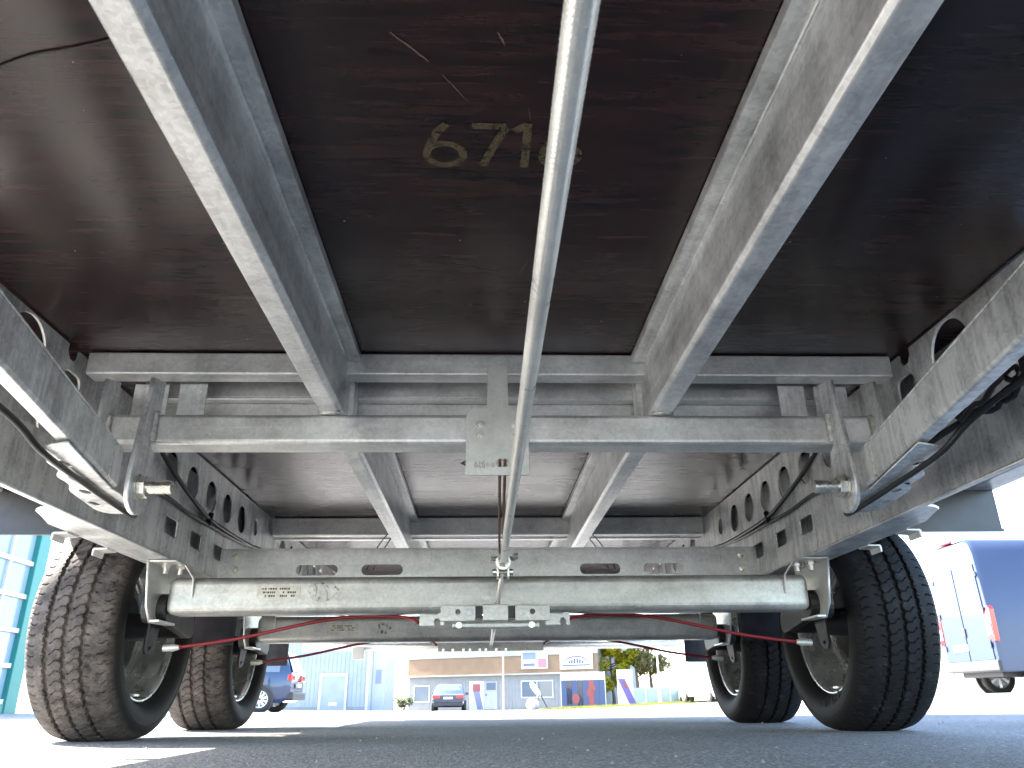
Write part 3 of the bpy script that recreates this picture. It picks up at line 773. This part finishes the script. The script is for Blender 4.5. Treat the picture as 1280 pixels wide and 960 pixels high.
# ------------------------------------------------------------------ background
GLASS = simple('window_glass', (.10, .13, .16), .08, 0, .8)
WHITE = simple('white_paint', (.52, .52, .515), .45, noise=.06, nscale=3)
PALEW = simple('pale_grey_cladding', (.27, .30, .36), .55, noise=.08, nscale=1.5)
GREYW = simple('grey_render', (.22, .23, .235), .8, noise=.08, nscale=2)
CREAM = simple('cream_band', (.34, .33, .30), .7, noise=.06, nscale=2)
TANF = simple('tan_fascia', (.21, .135, .08), .7, noise=.1, nscale=2)
TEAL = simple('teal_paint', (.012, .17, .15), .4, noise=.08, nscale=4)
TYR = simple('car_tyre', (.02, .02, .02), .7)
ALLOY = simple('alloy_rim', (.6, .61, .63), .3, .7)
REDL = simple('red_lamp_glass', (.55, .015, .02), .15, coat=.5)
ORNG = simple('clear_lamp_glass', (.7, .7, .68), .15)
PLATEW = simple('number_plate_white', (.50, .50, .49), .4)
BLUEP = simple('banner_blue', (.05, .07, .17), .6); REDP = simple('banner_red', (.24, .06, .065), .6)  # both tones paled: background haze is mixed into the print colours
DARKW = simple('dark_trim', (.02, .02, .022), .5)
BARK = simple('bark', (.10, .075, .055), .9, noise=.3, nscale=20)
def leafmat(n_, c):
    m, n, l, b = newmat(n_)
    oi = n.new('ShaderNodeObjectInfo'); g = n.new('ShaderNodeTexNoise'); tc = n.new('ShaderNodeTexCoord')
    l.new(tc.outputs['Object'], g.inputs['Vector']); g.inputs['Scale'].default_value = 2.2
    rp = n.new('ShaderNodeValToRGB'); l.new(g.outputs['Fac'], rp.inputs[0])
    rp.color_ramp.elements[0].position = .35; rp.color_ramp.elements[1].position = .65
    rp.color_ramp.elements[0].color = (*[x*.55 for x in c], 1); rp.color_ramp.elements[1].color = (*c, 1)
    l.new(rp.outputs[0], b.inputs['Base Color']); b.inputs['Roughness'].default_value = .6
    tr = n.new('ShaderNodeBsdfTranslucent'); l.new(rp.outputs[0], tr.inputs[0])
    mx = n.new('ShaderNodeMixShader'); mx.inputs[0].default_value = .4
    l.new(b.outputs[0], mx.inputs[1]); l.new(tr.outputs[0], mx.inputs[2])
    l.new(mx.outputs[0], n['Material Output'].inputs[0]); return m
LEAFY = leafmat('yellow_green_leaves', (.34, .31, .012)); LEAFO = leafmat('olive_leaves', (.17, .15, .045)); LEAFG = leafmat('green_leaves', (.06, .10, .02))

def window(parent, x0, x1, z0, z1, y=0., fr=.07, mull=0, pane=None, name='window'):
    """framed window standing on the facade plane y (local, facing -y)"""
    m = MB()
    m.box(x0, x1, y-.05, y-.002, z0, z0+fr); m.box(x0, x1, y-.05, y-.002, z1-fr, z1)
    m.box(x0, x0+fr, y-.05, y-.002, z0+fr, z1-fr); m.box(x1-fr, x1, y-.05, y-.002, z0+fr, z1-fr)
    for k in range(mull):
        xm = x0+(x1-x0)*(k+1)/(mull+1); m.box(xm-fr*.4, xm+fr*.4, y-.045, y-.002, z0+fr, z1-fr)
    f = m.build(name, WHITE, parent)
    MB().box(x0+fr, x1-fr, y-.02, y-.004, z0+fr, z1-fr).build('pane', pane or GLASS, f)
    return f

# central workshop building
bd = empty('workshop_building', (-5.68, 64, -.55), math.radians(-27.1))
tag(bd, 'low grey building with tan fascia band and small windows, beyond the trailer', 'building')
MB().box(0, 15.4, 0, 9, -.3, 4.4).build('wall', GREYW, bd)
MB().box(-.06, 15.46, -.14, -.003, 2.45, 3.62).build('fascia', TANF, bd, bevel=.01)
MB().box(-.08, 15.48, -.2, -.004, 3.63, 4.5).build('parapet', CREAM, bd, bevel=.01)
MB().box(-.1, 15.5, -.3, -.004, 2.34, 2.44).build('ledge', CREAM, bd)
MB().box(-.1, 15.5, -.3, 9.1, 4.51, 4.62).build('roof', GREYW, bd)
window(bd, .5, 1.9, .55, 1.75); window(bd, 9.5, 12.0, .78, 1.95, mull=1); window(bd, 3.2, 4.3, .75, 1.75)
dr = MB().box(6.6, 7.6, -.06, -.003, .05, 1.95).build('door', PALEW, bd, bevel=.01)
MB().box(6.72, 7.48, -.075, -.061, 1.35, 1.85).build('door_glass', GLASS, dr)
MB().box(6.68, 6.72, -.10, -.062, .95, 1.1).build('handle', DARKW, dr)
m = MB()
for k in range(60): m.box(.1+k*.255, .115+k*.255, -.012, -.002, .0, 2.33)
m.build('cladding_ribs', GREYW, bd)['kind'] = 'stuff'
MB().tube([(8.25, -.36, -.1), (8.25, -.36, 4.4)], .055, 10).build('downpipe', WHITE, bd)
# signs on the fascia
sg = MB().box(9.65, 11.7, -.24, -.15, 2.72, 3.98).build('sign_panel', PLATEW, bd); sg['label'] = 'white fascia sign with blue and pink patches'
MB().box(9.75, 10.8, -.246, -.241, 3.35, 3.85).build('printed_patch', simple('print_pale_blue', (.12, .16, .32), .6), sg)
MB().box(10.95, 11.6, -.246, -.241, 2.8, 3.4).build('printed_patch', simple('print_pink', (.38, .12, .16), .6), sg)
MB().box(9.8, 10.7, -.246, -.241, 2.9, 3.1).build('printed_patch', simple('print_blue_line', (.08, .10, .22), .6), sg)
sg = MB().box(12.65, 15.1, -.24, -.15, 2.62, 3.72).build('sign_panel', PLATEW, bd); sg['label'] = 'white fascia sign with a grey arched emblem'
SGE = simple('print_grey_blue', (.05, .065, .11), .6)
m = MB(); ar = [(13.87+.95*math.cos(t), 2.98+.52*math.sin(t)) for t in [math.pi*i/16 for i in range(17)]]
for (a, b) in zip(ar[:-1], ar[1:]): m.prism([(a[0], -.247, a[1]), (b[0], -.247, b[1]), (b[0], -.247, b[1]-.08), (a[0], -.247, a[1]-.08)], (0, .005, 0))
m.box(12.85, 14.9, -.247, -.242, 2.84, 2.92)
m.build('emblem_arch', SGE, sg)
for k in range(6): MB().box(13.3+k*.2, 13.42+k*.2, -.247, -.242, 3.0, 3.0+.12+.2*math.sin(math.pi*(k+.5)/6)).build('emblem_bar', SGE, sg)
# pale sheds to the left
b2 = empty('metal_shed', (-13.2, 50, -.45)); tag(b2, 'pale blue grey metal shed with white door frame, left of the gap of sky', 'building')
MB().box(0, 6.2, 0, 10, -.3, 5.2).build('wall', PALEW, b2)
for k in range(25): MB().box(.12+k*.25, .135+k*.25, -.02, -.002, .35, 5.2).build('cladding_rib', PALEW, b2)
MB().box(-.01, 6.21, -.05, -.003, -.3, .3).build('plinth', GREYW, b2)
g = MB().box(3.42, 5.1, -.09, -.051, -.2, 2.15).build('door_frame', WHITE, b2); MB().box(3.56, 4.96, -.11, -.091, -.2, 2.02).build('door_leaf', PALEW, g)
MB().box(4.05, 4.55, -.12, -.111, .35, .55).build('letter_plate', WHITE, g)
MB().box(6.201, 6.35, -.03, 10, -.3, 5.25).build('corner_flashing', WHITE, b2)
b3 = empty('tall_annex', (-6.83, 51.5, -.45)); tag(b3, 'narrow white shed end standing beside the pale metal shed', 'building')
MB().box(0, .75, 0, 6, -.3, 5.6).build('wall', WHITE, b3); MB().box(.2, .55, -.03, -.002, 1.6, 2.4).build('vent', PALEW, b3)

# glazed hall with teal frame at the far left
b4 = empty('glazed_hall', (-7.75, 10.0, 0)); tag(b4, 'hall with teal corner column and glazed sectional gate at the left edge', 'building')
z0 = gz(-7.75, 14)
MB().box(-6, -.12, 0, 4.05, z0-.3, 3.9).build('wall', WHITE, b4)
MB().box(-.119, .06, 3.72, 4.06, z0-.3, 3.95).build('corner_column', TEAL, b4, bevel=.01)
MB().box(-.119, .05, -.02, .3, z0-.3, 3.95).build('corner_column', TEAL, b4, bevel=.01)
MB().box(-.119, .04, .30, 3.72, z0-.3, z0+.14).build('base_rail', TEAL, b4)
MB().box(-.119, .05, .30, 3.72, 3.35, 3.95).build('lintel', TEAL, b4)
GLP = simple('hazy_gate_glass', (.22, .30, .38), .15, 0, .7)
for r in range(6):
    za = z0+.14+r*.545
    MB().box(-.10, .02, .30, 3.72, za, za+.075).build('gate_rail', WHITE, b4, bevel=.006)
    for k in range(5):
        ya = .30+k*.684
        MB().box(-.10, .015, ya, ya+.06, za+.076, za+.544).build('gate_mullion', WHITE, b4)
        MB().box(-.08, -.03, ya+.061, ya+.683, za+.076, za+.544).build('gate_pane', GLP, b4)

# ---- vehicles
def wheel_part(parent, x, y, z, r, wd, axis, spokes=8):
    w0 = MB()
    pr_ = [(-wd/2, r*.66), (-wd/2, r*.9), (-wd*.4, r), (wd*.4, r), (wd/2, r*.9), (wd/2, r*.66)]
    w0.lathe(pr_, 28, axis)
    t = w0.build('wheel', TYR, parent, smooth=True); t.location = (x, y, z)
    m = MB(); m.lathe([(-wd*.36, .01), (-wd*.36, r*.2), (-wd*.30, r*.2), (-wd*.22, r*.55), (-wd*.42, r*.62), (-wd*.46, r*.66), (wd*.46, r*.66), (wd*.42, r*.6), (wd*.22, r*.55), (wd*.30, r*.2), (wd*.36, r*.2), (wd*.36, .01)], 28, axis)
    for k in range(spokes):
        a = 2*math.pi*k/spokes
        for sg_ in (-1, 1):
            c_, s_ = math.cos(a), math.sin(a)
            def P(ax, rr, tt): 
                u, v_ = rr*c_-tt*s_, rr*s_+tt*c_
                return (ax, u, v_) if axis == 'x' else (v_, ax, u)
            q = sg_*wd*.42
            m.prism([P(q, r*.1, -r*.05), P(q, r*.62, -r*.09), P(q, r*.62, r*.09), P(q, r*.1, r*.05)], (-sg_*.03, 0, 0) if axis == 'x' else (0, -sg_*.03, 0))
    m.build('rim', ALLOY, t)
    return t
def car(name, loc, rz, paint, label, L=4.5, W=1.82, H=1.65, suv=True, group=None):
    """passenger car, local +x forward, origin on the ground under its middle"""
    c = empty(name, loc, rz); tag(c, label, 'car', group)
    h = L/2; zb = .24 if suv else .2; belt = H*.60; 
    # stations: x, z bottom, z belt, z roof, half width at sill, at belt, at roof
    if suv: roofs = [(-h+.06, belt+.02), (-h+.30, H*.93), (-h+.75, H*.985), (-.2, H), (.55, H*.965), (1.25, belt+.06), (h-.25, belt-.13), (h-.02, belt-.28)]
    else: roofs = [(-h+.03, belt-.04), (-h+.62, belt+.06), (-h+1.25, H*.96), (-.1, H), (.5, H*.97), (1.3, belt+.04), (h-.25, belt-.12), (h-.02, belt-.25)]
    m = MB(); rings = []
    for i, (x, zr) in enumerate(roofs):
        end = i in (0, len(roofs)-1); wb = W/2*(.90 if end else 1)
        zbelt = min(belt, zr-.02); wr = wb-(.02 if zr < belt+.1 else .20)
        lo = zb+(.12 if end else 0)
        rg = [(x, -wb*.93, lo), (x, -wb, lo+.18), (x, -wb, (lo+zbelt)/2+.08), (x, -wb*.975, zbelt), (x, -wr, zr-.06), (x, -wr+.12, zr), (x, wr-.12, zr), (x, wr, zr-.06), (x, wb*.975, zbelt), (x, wb, (lo+zbelt)/2+.08), (x, wb, lo+.18), (x, wb*.93, lo)]
        k = len(m.v); m.v += rg; rings.append(k)
    n = 12
    for a, b in zip(rings[:-1], rings[1:]):
        for j in range(n): m.f.append((a+j, a+(j+1) % n, b+(j+1) % n, b+j))
    m.f.append(tuple(range(rings[0], rings[0]+n))); m.f.append(tuple(range(rings[-1], rings[-1]+n)))
    body = m.build('body', paint, c, bevel=.03); autosmooth(body, 50)
    # glazing: side windows, windscreen and rear window laid just proud of the shell
    def ring(i): return [V(q) for q in m.v[rings[i]:rings[i]+12]]
    for s_, (ia, ib) in ((-1, (3, 4)), (1, (8, 7))):
        for i0, i1 in ((1, 3), (3, 5)) if suv else ((2, 3), (3, 5)):
            q = []
            A_, B_ = ring(i0), ring(i1); cx = [A_[ia], B_[ia], B_[ib], A_[ib]]
            ctr = sum(cx, V())/4; off = V((0, s_*.012, .004))
            q = [p.lerp(ctr, .10)+off for p in cx]
            MB().prism(q, (0, s_*.006, 0)).build('side_window', GLASS, c)
    i0, i1 = (0, 1) if suv else (1, 2)
    A_, B_ = ring(i0), ring(i1)
    q = [A_[4].lerp(A_[7], .06), A_[4].lerp(A_[7], .94), B_[5].lerp(B_[6], .95), B_[5].lerp(B_[6], .05)]
    if suv: q[0].z = q[1].z = belt+.03
    MB().prism([p+V((-.015, 0, .012)) for p in q], (-.008, 0, .006)).build('rear_window', GLASS, c)
    A_, B_ = ring(4), ring(5); q = [A_[5], A_[6], B_[7].lerp(B_[4], .06), B_[4].lerp(B_[7], .06)]
    MB().prism([p+V((.01, 0, .012)) for p in q], (.006, 0, .006)).build('windscreen', GLASS, c)
    for s_ in (-1, 1):
        m2 = MB(); yy = s_*W/2*.9
        m2.box(-h+.02, -h+.16, *sorted((yy-s_*.38, yy+s_*.035)), belt-.20, belt-.02); m2.build('tail_light', REDL, c, bevel=.03)
        MB().box(h-.18, h+.0, *sorted((yy-s_*.34, yy+s_*.01)), belt-.36, belt-.22).build('headlight', ORNG, c, bevel=.03)
        MB().box(.75, .92, *sorted((s_*W/2, s_*(W/2+.16))), belt+.0, belt+.14).build('wing_mirror', paint, c, bevel=.03)
        for x in (-h+.85, h-.85):
            MB().lathe([(-.02, .01), (-.02, H*.225), (.02, H*.225), (.02, .01)], 28, 'y', (x, s_*(W/2-.012), H*.205)).build('wheel_arch', DARKW, c)
            wheel_part(c, x, s_*(W/2-.075), H*.2, H*.2, .21, 'y', 10)
    MB().box(-h-.03, -h+.3, -W/2*.9, W/2*.9, zb+.06, zb+.28).build('rear_bumper', DARKW, c, bevel=.04)
    MB().box(h-.3, h+.03, -W/2*.88, W/2*.88, zb+.04, zb+.26).build('front_bumper', DARKW, c, bevel=.04)
    MB().box(-h-.012, -h+.04, -.26, .26, belt-.24 if not suv else zb+.40, belt-.12 if not suv else zb+.51).build('number_plate', PLATEW, c)
    return c
BLUEC = simple('dark_blue_car_paint', (.012, .032, .08), .25, .3, coat=.8)
NAVY = simple('black_blue_car_paint', (.012, .02, .05), .25, .3, coat=.8)
SILV = simple('silver_car_paint', (.42, .43, .45), .3, .5, coat=.6)
car('parked_car', (-7.55, 24.3, gz(-7.55, 24.3)-.02), math.pi, BLUEC, 'dark blue hatchback parked behind the rear left tyre', 4.4, 1.82, 1.68)
bpy.data.objects['parked_car'].rotation_euler.z = math.radians(180)
car('parked_car', (-1.95, 49.2, gz(-1.95, 49)), math.pi/2, NAVY, 'black saloon seen from behind, parked before the grey building', 4.6, 1.85, 1.45, suv=False)
car('parked_car', (10.9, 39, gz(10.9, 39)), math.radians(100), SILV, 'silver car parked on the right beside the white lorry', 4.4, 1.8, 1.5)

# white lorry on the right
lr = empty('box_lorry', (12.4, 46, gz(12, 46)), math.radians(82)); tag(lr, 'white box lorry parked behind the silver car at the right', 'lorry')
MB().box(-3.4, 2.0, -1.2, 1.2, .9, 3.6).build('cargo_box', WHITE, lr, bevel=.03)
cb = MB(); cb.prism([(2.1, -1.1, .55), (3.9, -1.1, .55), (3.95, -1.1, 1.4), (3.55, -1.1, 2.55), (2.1, -1.1, 2.6)], (0, 2.2, 0)); cb.build('cab', WHITE, lr, bevel=.05)
MB().box(-3.4, 3.6, -.45, .45, .55, .88).build('chassis', DARKW, lr)
for x in (-2.2, 3.0):
    for s_ in (-1, 1): wheel_part(lr, x, s_*1.02, .46, .46, .28, 'y', 6)
for s_ in (-1, 1):
    MB().box(-3.45, -3.39, s_*1.0-.14, s_*1.0+.14, .62, .78).build('tail_light', REDL, lr)
    MB().box(-3.42, -3.39, s_*.58-.56, s_*.58+.56, 1.0, 3.5).build('rear_door', WHITE, lr, bevel=.01)

# blue van at the right
VANP = simple('steel_blue_van_paint', (.026, .040, .082), .35, .2, coat=.3)
vn = empty('panel_van', (9.85, 16.2, gz(10.4, 16.2)-.03), 0.); tag(vn, 'steel blue high roof panel van with rear doors towards the left, right edge', 'van')
Wv, Hv = 1.82, 2.98
m = MB()
def vring(x, wb, wt, zl, zh): return [(x, -wb, zl), (x, -wb, 1.25), (x, -wt, zh-.28), (x, -wt+.10, zh-.08), (x, -wt+.28, zh), (x, wt-.28, zh), (x, wt-.10, zh-.08), (x, wt, zh-.28), (x, wb, 1.25), (x, wb, zl)]
st_ = [vring(.0, Wv/2-.03, Wv/2-.14, .42, Hv-.06), vring(.10, Wv/2, Wv/2-.10, .40, Hv), vring(3.6, Wv/2, Wv/2-.10, .38, Hv), vring(4.2, Wv/2, Wv/2-.14, .38, Hv-.12), vring(4.9, Wv/2-.03, Wv/2-.25, .38, 1.55), vring(5.6, Wv/2-.15, Wv/2-.35, .40, 1.15)]
for r in st_: m.v += r
for i in range(len(st_)-1):
    for j in range(10): m.f.append((i*10+j, i*10+(j+1) % 10, (i+1)*10+(j+1) % 10, (i+1)*10+j))
m.f.append(tuple(range(10))); m.f.append(tuple(range((len(st_)-1)*10, len(st_)*10)))
autosmooth(m.build('body', VANP, vn, bevel=.02), 40)
for s_ in (-1, 1):
    yc = s_*.40
    d = MB().prism([(-.002, yc-.385, .62), (-.002, yc+.385, .62), (-.002, yc+.385-(.05 if s_ > 0 else 0), 2.45), (-.002, yc-.385+(.05 if s_ < 0 else 0), 2.45)], (-.02, 0, 0)).build('rear_door', VANP, vn, bevel=.008)
    MB().box(-.03, -.0225, yc-.29, yc+.29, 1.62, 2.26).build('door_window', GLASS, d, bevel=.01)
    for z in (.85, 1.5, 2.2): MB().box(-.045, -.0225, s_*.77-.03, s_*.77+.03, z, z+.10).build('door_hinge', VANP, d)
    tl = MB().prism([(-.03, s_*.945, .95), (-.03, s_*.80, .98), (-.03, s_*.775, 1.45), (-.02, s_*.905, 1.62), (-.02, s_*.955, 1.55)], (.10, 0, 0)).build('tail_light', REDL, vn, bevel=.01)
    MB().box(-.045, -.0305, *sorted((s_*.80, s_*.92)), 1.08, 1.28).build('lamp_lens', ORNG, tl)
    for x in (.95, 4.6):
        MB().lathe([(-.02, .01), (-.02, .42), (.02, .42), (.02, .01)], 28, 'y', (x, s_*(Wv/2-.015), .36)).build('wheel_arch', DARKW, vn)
        wheel_part(vn, x, s_*(Wv/2-.085), .345, .345, .22, 'y', 6)
    MB().box(3.7, 4.15, *sorted((s_*(Wv/2-.06), s_*(Wv/2+.004))), 1.35, 2.0).build('side_window', GLASS, vn)
    MB().box(4.25, 4.4, *sorted((s_*Wv/2, s_*(Wv/2+.2))), 1.35, 1.7).build('wing_mirror', DARKW, vn, bevel=.03)
MB().box(.6, 3.4, -Wv/2-.012, -Wv/2+.02, .74, .84).build('rub_strip', DARKW, vn)
MB().box(.15, 3.5, -Wv/2+.25, Wv/2-.25, .32, .41).build('underbody', DARKW, vn)
MB().box(-.04, .2, -Wv/2+.02, Wv/2-.02, .42, .62).build('rear_bumper', simple('grey_bumper_plastic', (.025, .025, .028), .6), vn, bevel=.02)
MB().box(-.035, -.0225, -.02, .50, .82, .94).build('number_plate', PLATEW, vn)
MB().box(-.05, -.0225, -.05, .03, 1.08, 1.26).build('door_handle', DARKW, vn, bevel=.01)
k_ = MB().box(-.03, .16, -.20, .20, Hv-.01, Hv+.06).build('roof_brake_light', REDL, vn, bevel=.02)
for s_ in (-1, 1): MB().box(-.01, .10, *sorted((s_*.21, s_*.45)), Hv-.03, Hv+.03).build('roof_fairing', WHITE, vn, bevel=.01)

# ---- small things before the buildings
bn = empty('banner_wall', (5.35, 56.6, gz(6.5, 56)), math.radians(-24)); tag(bn, 'advertising wall with white header over blue and red panels, under the arched sign', 'banner')
for k in range(2): MB().box(.02+k*1.55, 1.50+k*1.55, -.03, .03, 1.72, 2.22).build('header_panel', WHITE, bn)
pat = [BLUEP, DARKW, BLUEP, REDP, BLUEP, REDP, BLUEP, BLUEP]
for k in range(8): MB().box(.03+k*.385, .405+k*.385, -.025, .025, .1, 1.70).build('printed_panel', [BLUEP, NAVY, BLUEP, NAVY, BLUEP, REDP, BLUEP, BLUEP][k], bn)
for x, z, r in ((1.05, .55, .34), (2.05, .9, .30), (2.3, 1.2, .22)):
    MB().prism([(x+r*math.cos(q)*.8, -.034, z+r*math.sin(q)) for q in [i*math.pi/6 for i in range(12)]], (0, .006, 0)).build('red_figure', REDP, bn)
for x in (0, 1.53, 3.1): MB().tube([(x, .05, -.1), (x, .05, 2.25)], .03, 8).build('post', ALLOY, bn)
sb = empty('sign_board', (7.45, 44.2, gz(7.5, 44)), math.radians(4)); tag(sb, 'white upright sign board crossed by a purple diagonal band, left of the bare trunks', 'sign')
MB().box(-.22, .62, 0, .05, .0, 1.82).build('board', PLATEW, sb)
MB().prism([(-.20, -.006, 1.35), (.18, -.006, 1.35), (.78, -.006, .02), (.40, -.006, .02)], (0, .005, 0)).build('diagonal_band', simple('print_purple', (.13, .09, .28), .6), sb)
MB().prism([(.02, -.012, 1.2), (.20, -.012, 1.2), (.30, -.012, .9), (.14, -.012, .9)], (0, .005, 0)).build('red_mark', REDP, sb)
fb = empty('sign_board', (-.42, 47.5, gz(0, 47.5)), 0); tag(fb, 'narrow banner stand with red top and grey diagonal, right of the black saloon', 'sign')
MB().box(-.35, .5, 0, .04, .0, 1.55).build('board', PLATEW, fb)
MB().box(-.15, .28, -.006, -.001, 1.0, 1.4).build('red_panel', REDP, fb)
MB().prism([(-.12, -.008, 1.0), (.24, -.008, 1.0), (.46, -.008, .05), (.12, -.008, .05)], (0, .005, 0)).build('diagonal_band', simple('print_slate', (.14, .16, .24), .6), fb)
di = empty('satellite_dish', (2.95, 44, gz(3, 44))); tag(di, 'white tilted dish on a dark tripod in front of the right window', 'dish')
m = MB(); n_ = V((-.75, -.25, -.55)).normalized()
prf = [(0, .001), (.005, .12), (.03, .25), (.07, .37), (.10, .44)]
me = MB().lathe(prf, 28, 'z').mesh('reflector'); me.transform(Matrix.Translation((-.08, 0, 1.08)) @ n_.to_track_quat('Z', 'Y').to_matrix().to_4x4())
o = link('reflector', me, WHITE, di, smooth=True); md = o.modifiers.new('t', 'SOLIDIFY'); md.thickness = .03
for a in (0, 2.1, 4.2): MB().tube([(.05, 0, .85), (.05+.45*math.cos(a), .35*math.sin(a), 0)], .03, 8).build('leg', DARKW, di)
MB().tube([(.05, 0, .8), (.0, 0, 1.1)], .05, 8).build('mast', DARKW, di)
rk = MB(); 
bm_ = bmesh.new(); bmesh.ops.create_icosphere(bm_, subdivisions=3, radius=.34)
for v in bm_.verts: v.co *= 1+.18*math.sin(v.co.x*11)*math.cos(v.co.z*9+v.co.y*7); v.co.z *= .95
me = bpy.data.meshes.new('boulder'); bm_.to_mesh(me); bm_.free()
o = link('boulder', me, simple('pale_stone', (.42, .40, .37), .85, noise=.25, nscale=6), smooth=True); o.location = (2.62, 43.5, gz(2.6, 43.5)+.25); tag(o, 'pale boulder at the foot of the white dish', 'boulder')
ct = empty('site_fence', (9.1, 50, gz(9.5, 50))); tag(ct, 'low pale blue panel fence behind the grass on the right', 'fence')
PBL = simple('pale_blue_panel', (.22, .30, .34), .5, noise=.08, nscale=3)
for k in range(4): MB().box(k*.75+.03, k*.75+.72, 0, .03, .1, .95).build('panel', PBL, ct)
for k in range(5): MB().box(k*.75-.03, k*.75+.03, -.02, .05, 0, 1.05).build('post', WHITE, ct)
fp = empty('flag_pole', (10.4, 48.5, gz(10.4, 48.5))); tag(fp, 'thin white pole standing in front of the pale fence', 'pole')
MB().tube([(0, 0, 0), (0, 0, 4.5)], [.06, .035], 10).build('mast', WHITE, fp); MB().tube([(0, 0, 0), (0, 0, .12)], .12, 12).build('base', WHITE, fp)

# ---- trees, bushes, grass
def leaves(m, c, r, n, size, rnd, squash=1.):
    for _ in range(n):
        while True:
            p = V((rnd.uniform(-1, 1), rnd.uniform(-1, 1), rnd.uniform(-1, 1)))
            if .2 < p.length < 1: break
        p = V((p.x*r, p.y*r, p.z*r*squash))+V(c)
        a = V((rnd.gauss(0, 1), rnd.gauss(0, 1), rnd.gauss(0, 1))).normalized(); b = a.orthogonal().normalized(); s_ = size*rnd.uniform(.6, 1.3)
        m.poly([p-a*s_*.5, p+b*s_*.28, p+a*s_*.5, p-b*s_*.28])
def tree(loc, h, r, base, mat, label, n, seed, size=.16, group='trees beside the banner wall'):
    rnd = random.Random(seed); t = empty('tree', loc); tag(t, label, 'tree', group)
    m = MB(); top = V((rnd.uniform(-.3, .3), 0, h))
    tp = [V((0, 0, -.1)), V((.05, .02, base*.6)), V((.0, .05, base+.5)), V((top.x*.6, .1, h*.6)), top*.93]
    m.tube(spline(tp, 5), [.16-.13*i/20 for i in range(21)], 10)
    ends = []
    for k in range(14):
        q = rnd.uniform(0, 6.28); z = base+(h-base)*rnd.uniform(.0, .8); L_ = r*rnd.uniform(.6, 1)*(1-.45*(z-base)/(h-base))
        e = V((L_*math.cos(q), L_*math.sin(q), z+L_*.5)); s0 = V((top.x*.5*z/h, .05, z))
        m.tube([s0, s0.lerp(e, .5)+V((0, 0, -.08)), e], [.05, .035, .012], 6); ends += [e, s0.lerp(e, .6)]
    m.build('trunk', BARK, t)
    m = MB()
    for e in ends+[top]: leaves(m, e, rnd.uniform(.35, .7)*r*.55, n//len(ends), size, rnd, .8)
    m.build('crown', mat, t)
tree((9.15, 58, gz(9, 58)), 6.0, 2.0, .7, LEAFY, 'bright yellow green tree right of the building, densest crown', 9000, 3, size=.26)
tree((10.7, 57, gz(10.7, 57)), 5.5, 1.3, 1.7, LEAFO, 'thin olive tree behind the sign board, nearest the yellow tree', 3200, 5, size=.2)
tree((11.85, 58, gz(11.8, 58)), 5.2, 1.4, 1.6, LEAFO, 'sparse olive tree with bare trunk, rightmost of the trees', 3000, 8, size=.2)
for k, (x, y, r, mt, lb) in enumerate(((-6.6, 59, .55, LEAFO, 'dry olive bush beside the pale shed, left one'), (-5.6, 60, .5, LEAFG, 'small green bush at the left corner of the grey building'))):
    bs = empty('bush', (x, y, gz(x, y))); tag(bs, lb, 'bush', 'bushes between the sheds'); rnd = random.Random(k)
    m = MB()
    for j in range(7): m.tube([(0, 0, -.05), (rnd.uniform(-.3, .3), rnd.uniform(-.3, .3), .7)], [.02, .008], 5)
    m.build('stems', BARK, bs); m = MB()
    for j in range(9): leaves(m, (rnd.uniform(-.5, .5), rnd.uniform(-.3, .3), rnd.uniform(.25, .75)), .32, 90, .12, rnd)
    m.build('foliage', mt, bs)
GRS = leafmat('sunlit_grass', (.20, .22, .02))
m = MB(); gx = [3.2+.8*i for i in range(16)]; gy = [39.6+1.2*i for i in range(15)]
m.v = [(x, y+(.25*math.sin(x*2.3)), gz(x, y)+.012) for y in gy for x in gx]
m.f = [(j*16+i, j*16+i+1, (j+1)*16+i+1, (j+1)*16+i) for j in range(14) for i in range(15)]
structure(m.build('lawn', GRS), 'strip of yellow green grass in front of the banner wall')
m = MB(); rnd = random.Random(4)
for k in range(9000):
    x, y = rnd.uniform(3.2, 15), 39.8+rnd.random()**2*14; z = gz(x, y); q = rnd.uniform(0, 3.14); hh = rnd.uniform(.05, .14); b_ = .012
    m.poly([(x-b_*math.cos(q), y-b_*math.sin(q), z), (x+b_*math.cos(q), y+b_*math.sin(q), z), (x+rnd.uniform(-.04, .04), y+rnd.uniform(-.04, .04), z+hh)])
o = m.build('grass', GRS); o['kind'] = 'stuff'; tag(o, 'short yellow green grass blades on the lawn strip', 'grass')
# loose grit on the yard near the camera
m = MB(); rnd = random.Random(11)
for k in range(420):
    y = .35+rnd.random()**1.6*5; x = rnd.uniform(-1, 1)*(.35+y*.7); r = rnd.uniform(.0012, .0035)*(1+.25*y); z = r*.4
    pts = [(x+r*math.cos(a)*rnd.uniform(.7, 1.2), y+r*math.sin(a)*rnd.uniform(.7, 1.2), .0005) for a in [i*2.094/1.2 for i in range(4)]]
    kk = len(m.v); m.v += pts+[(x, y, r*rnd.uniform(.7, 1.3))]
    m.f += [(kk, kk+1, kk+4), (kk+1, kk+2, kk+4), (kk+2, kk+3, kk+4), (kk+3, kk, kk+4)]
o = m.build('grit', simple('grit_stone', (.28, .27, .25), .8, noise=.4, nscale=60)); o['kind'] = 'stuff'; tag(o, 'loose grit and tiny stones on the asphalt', 'grit')
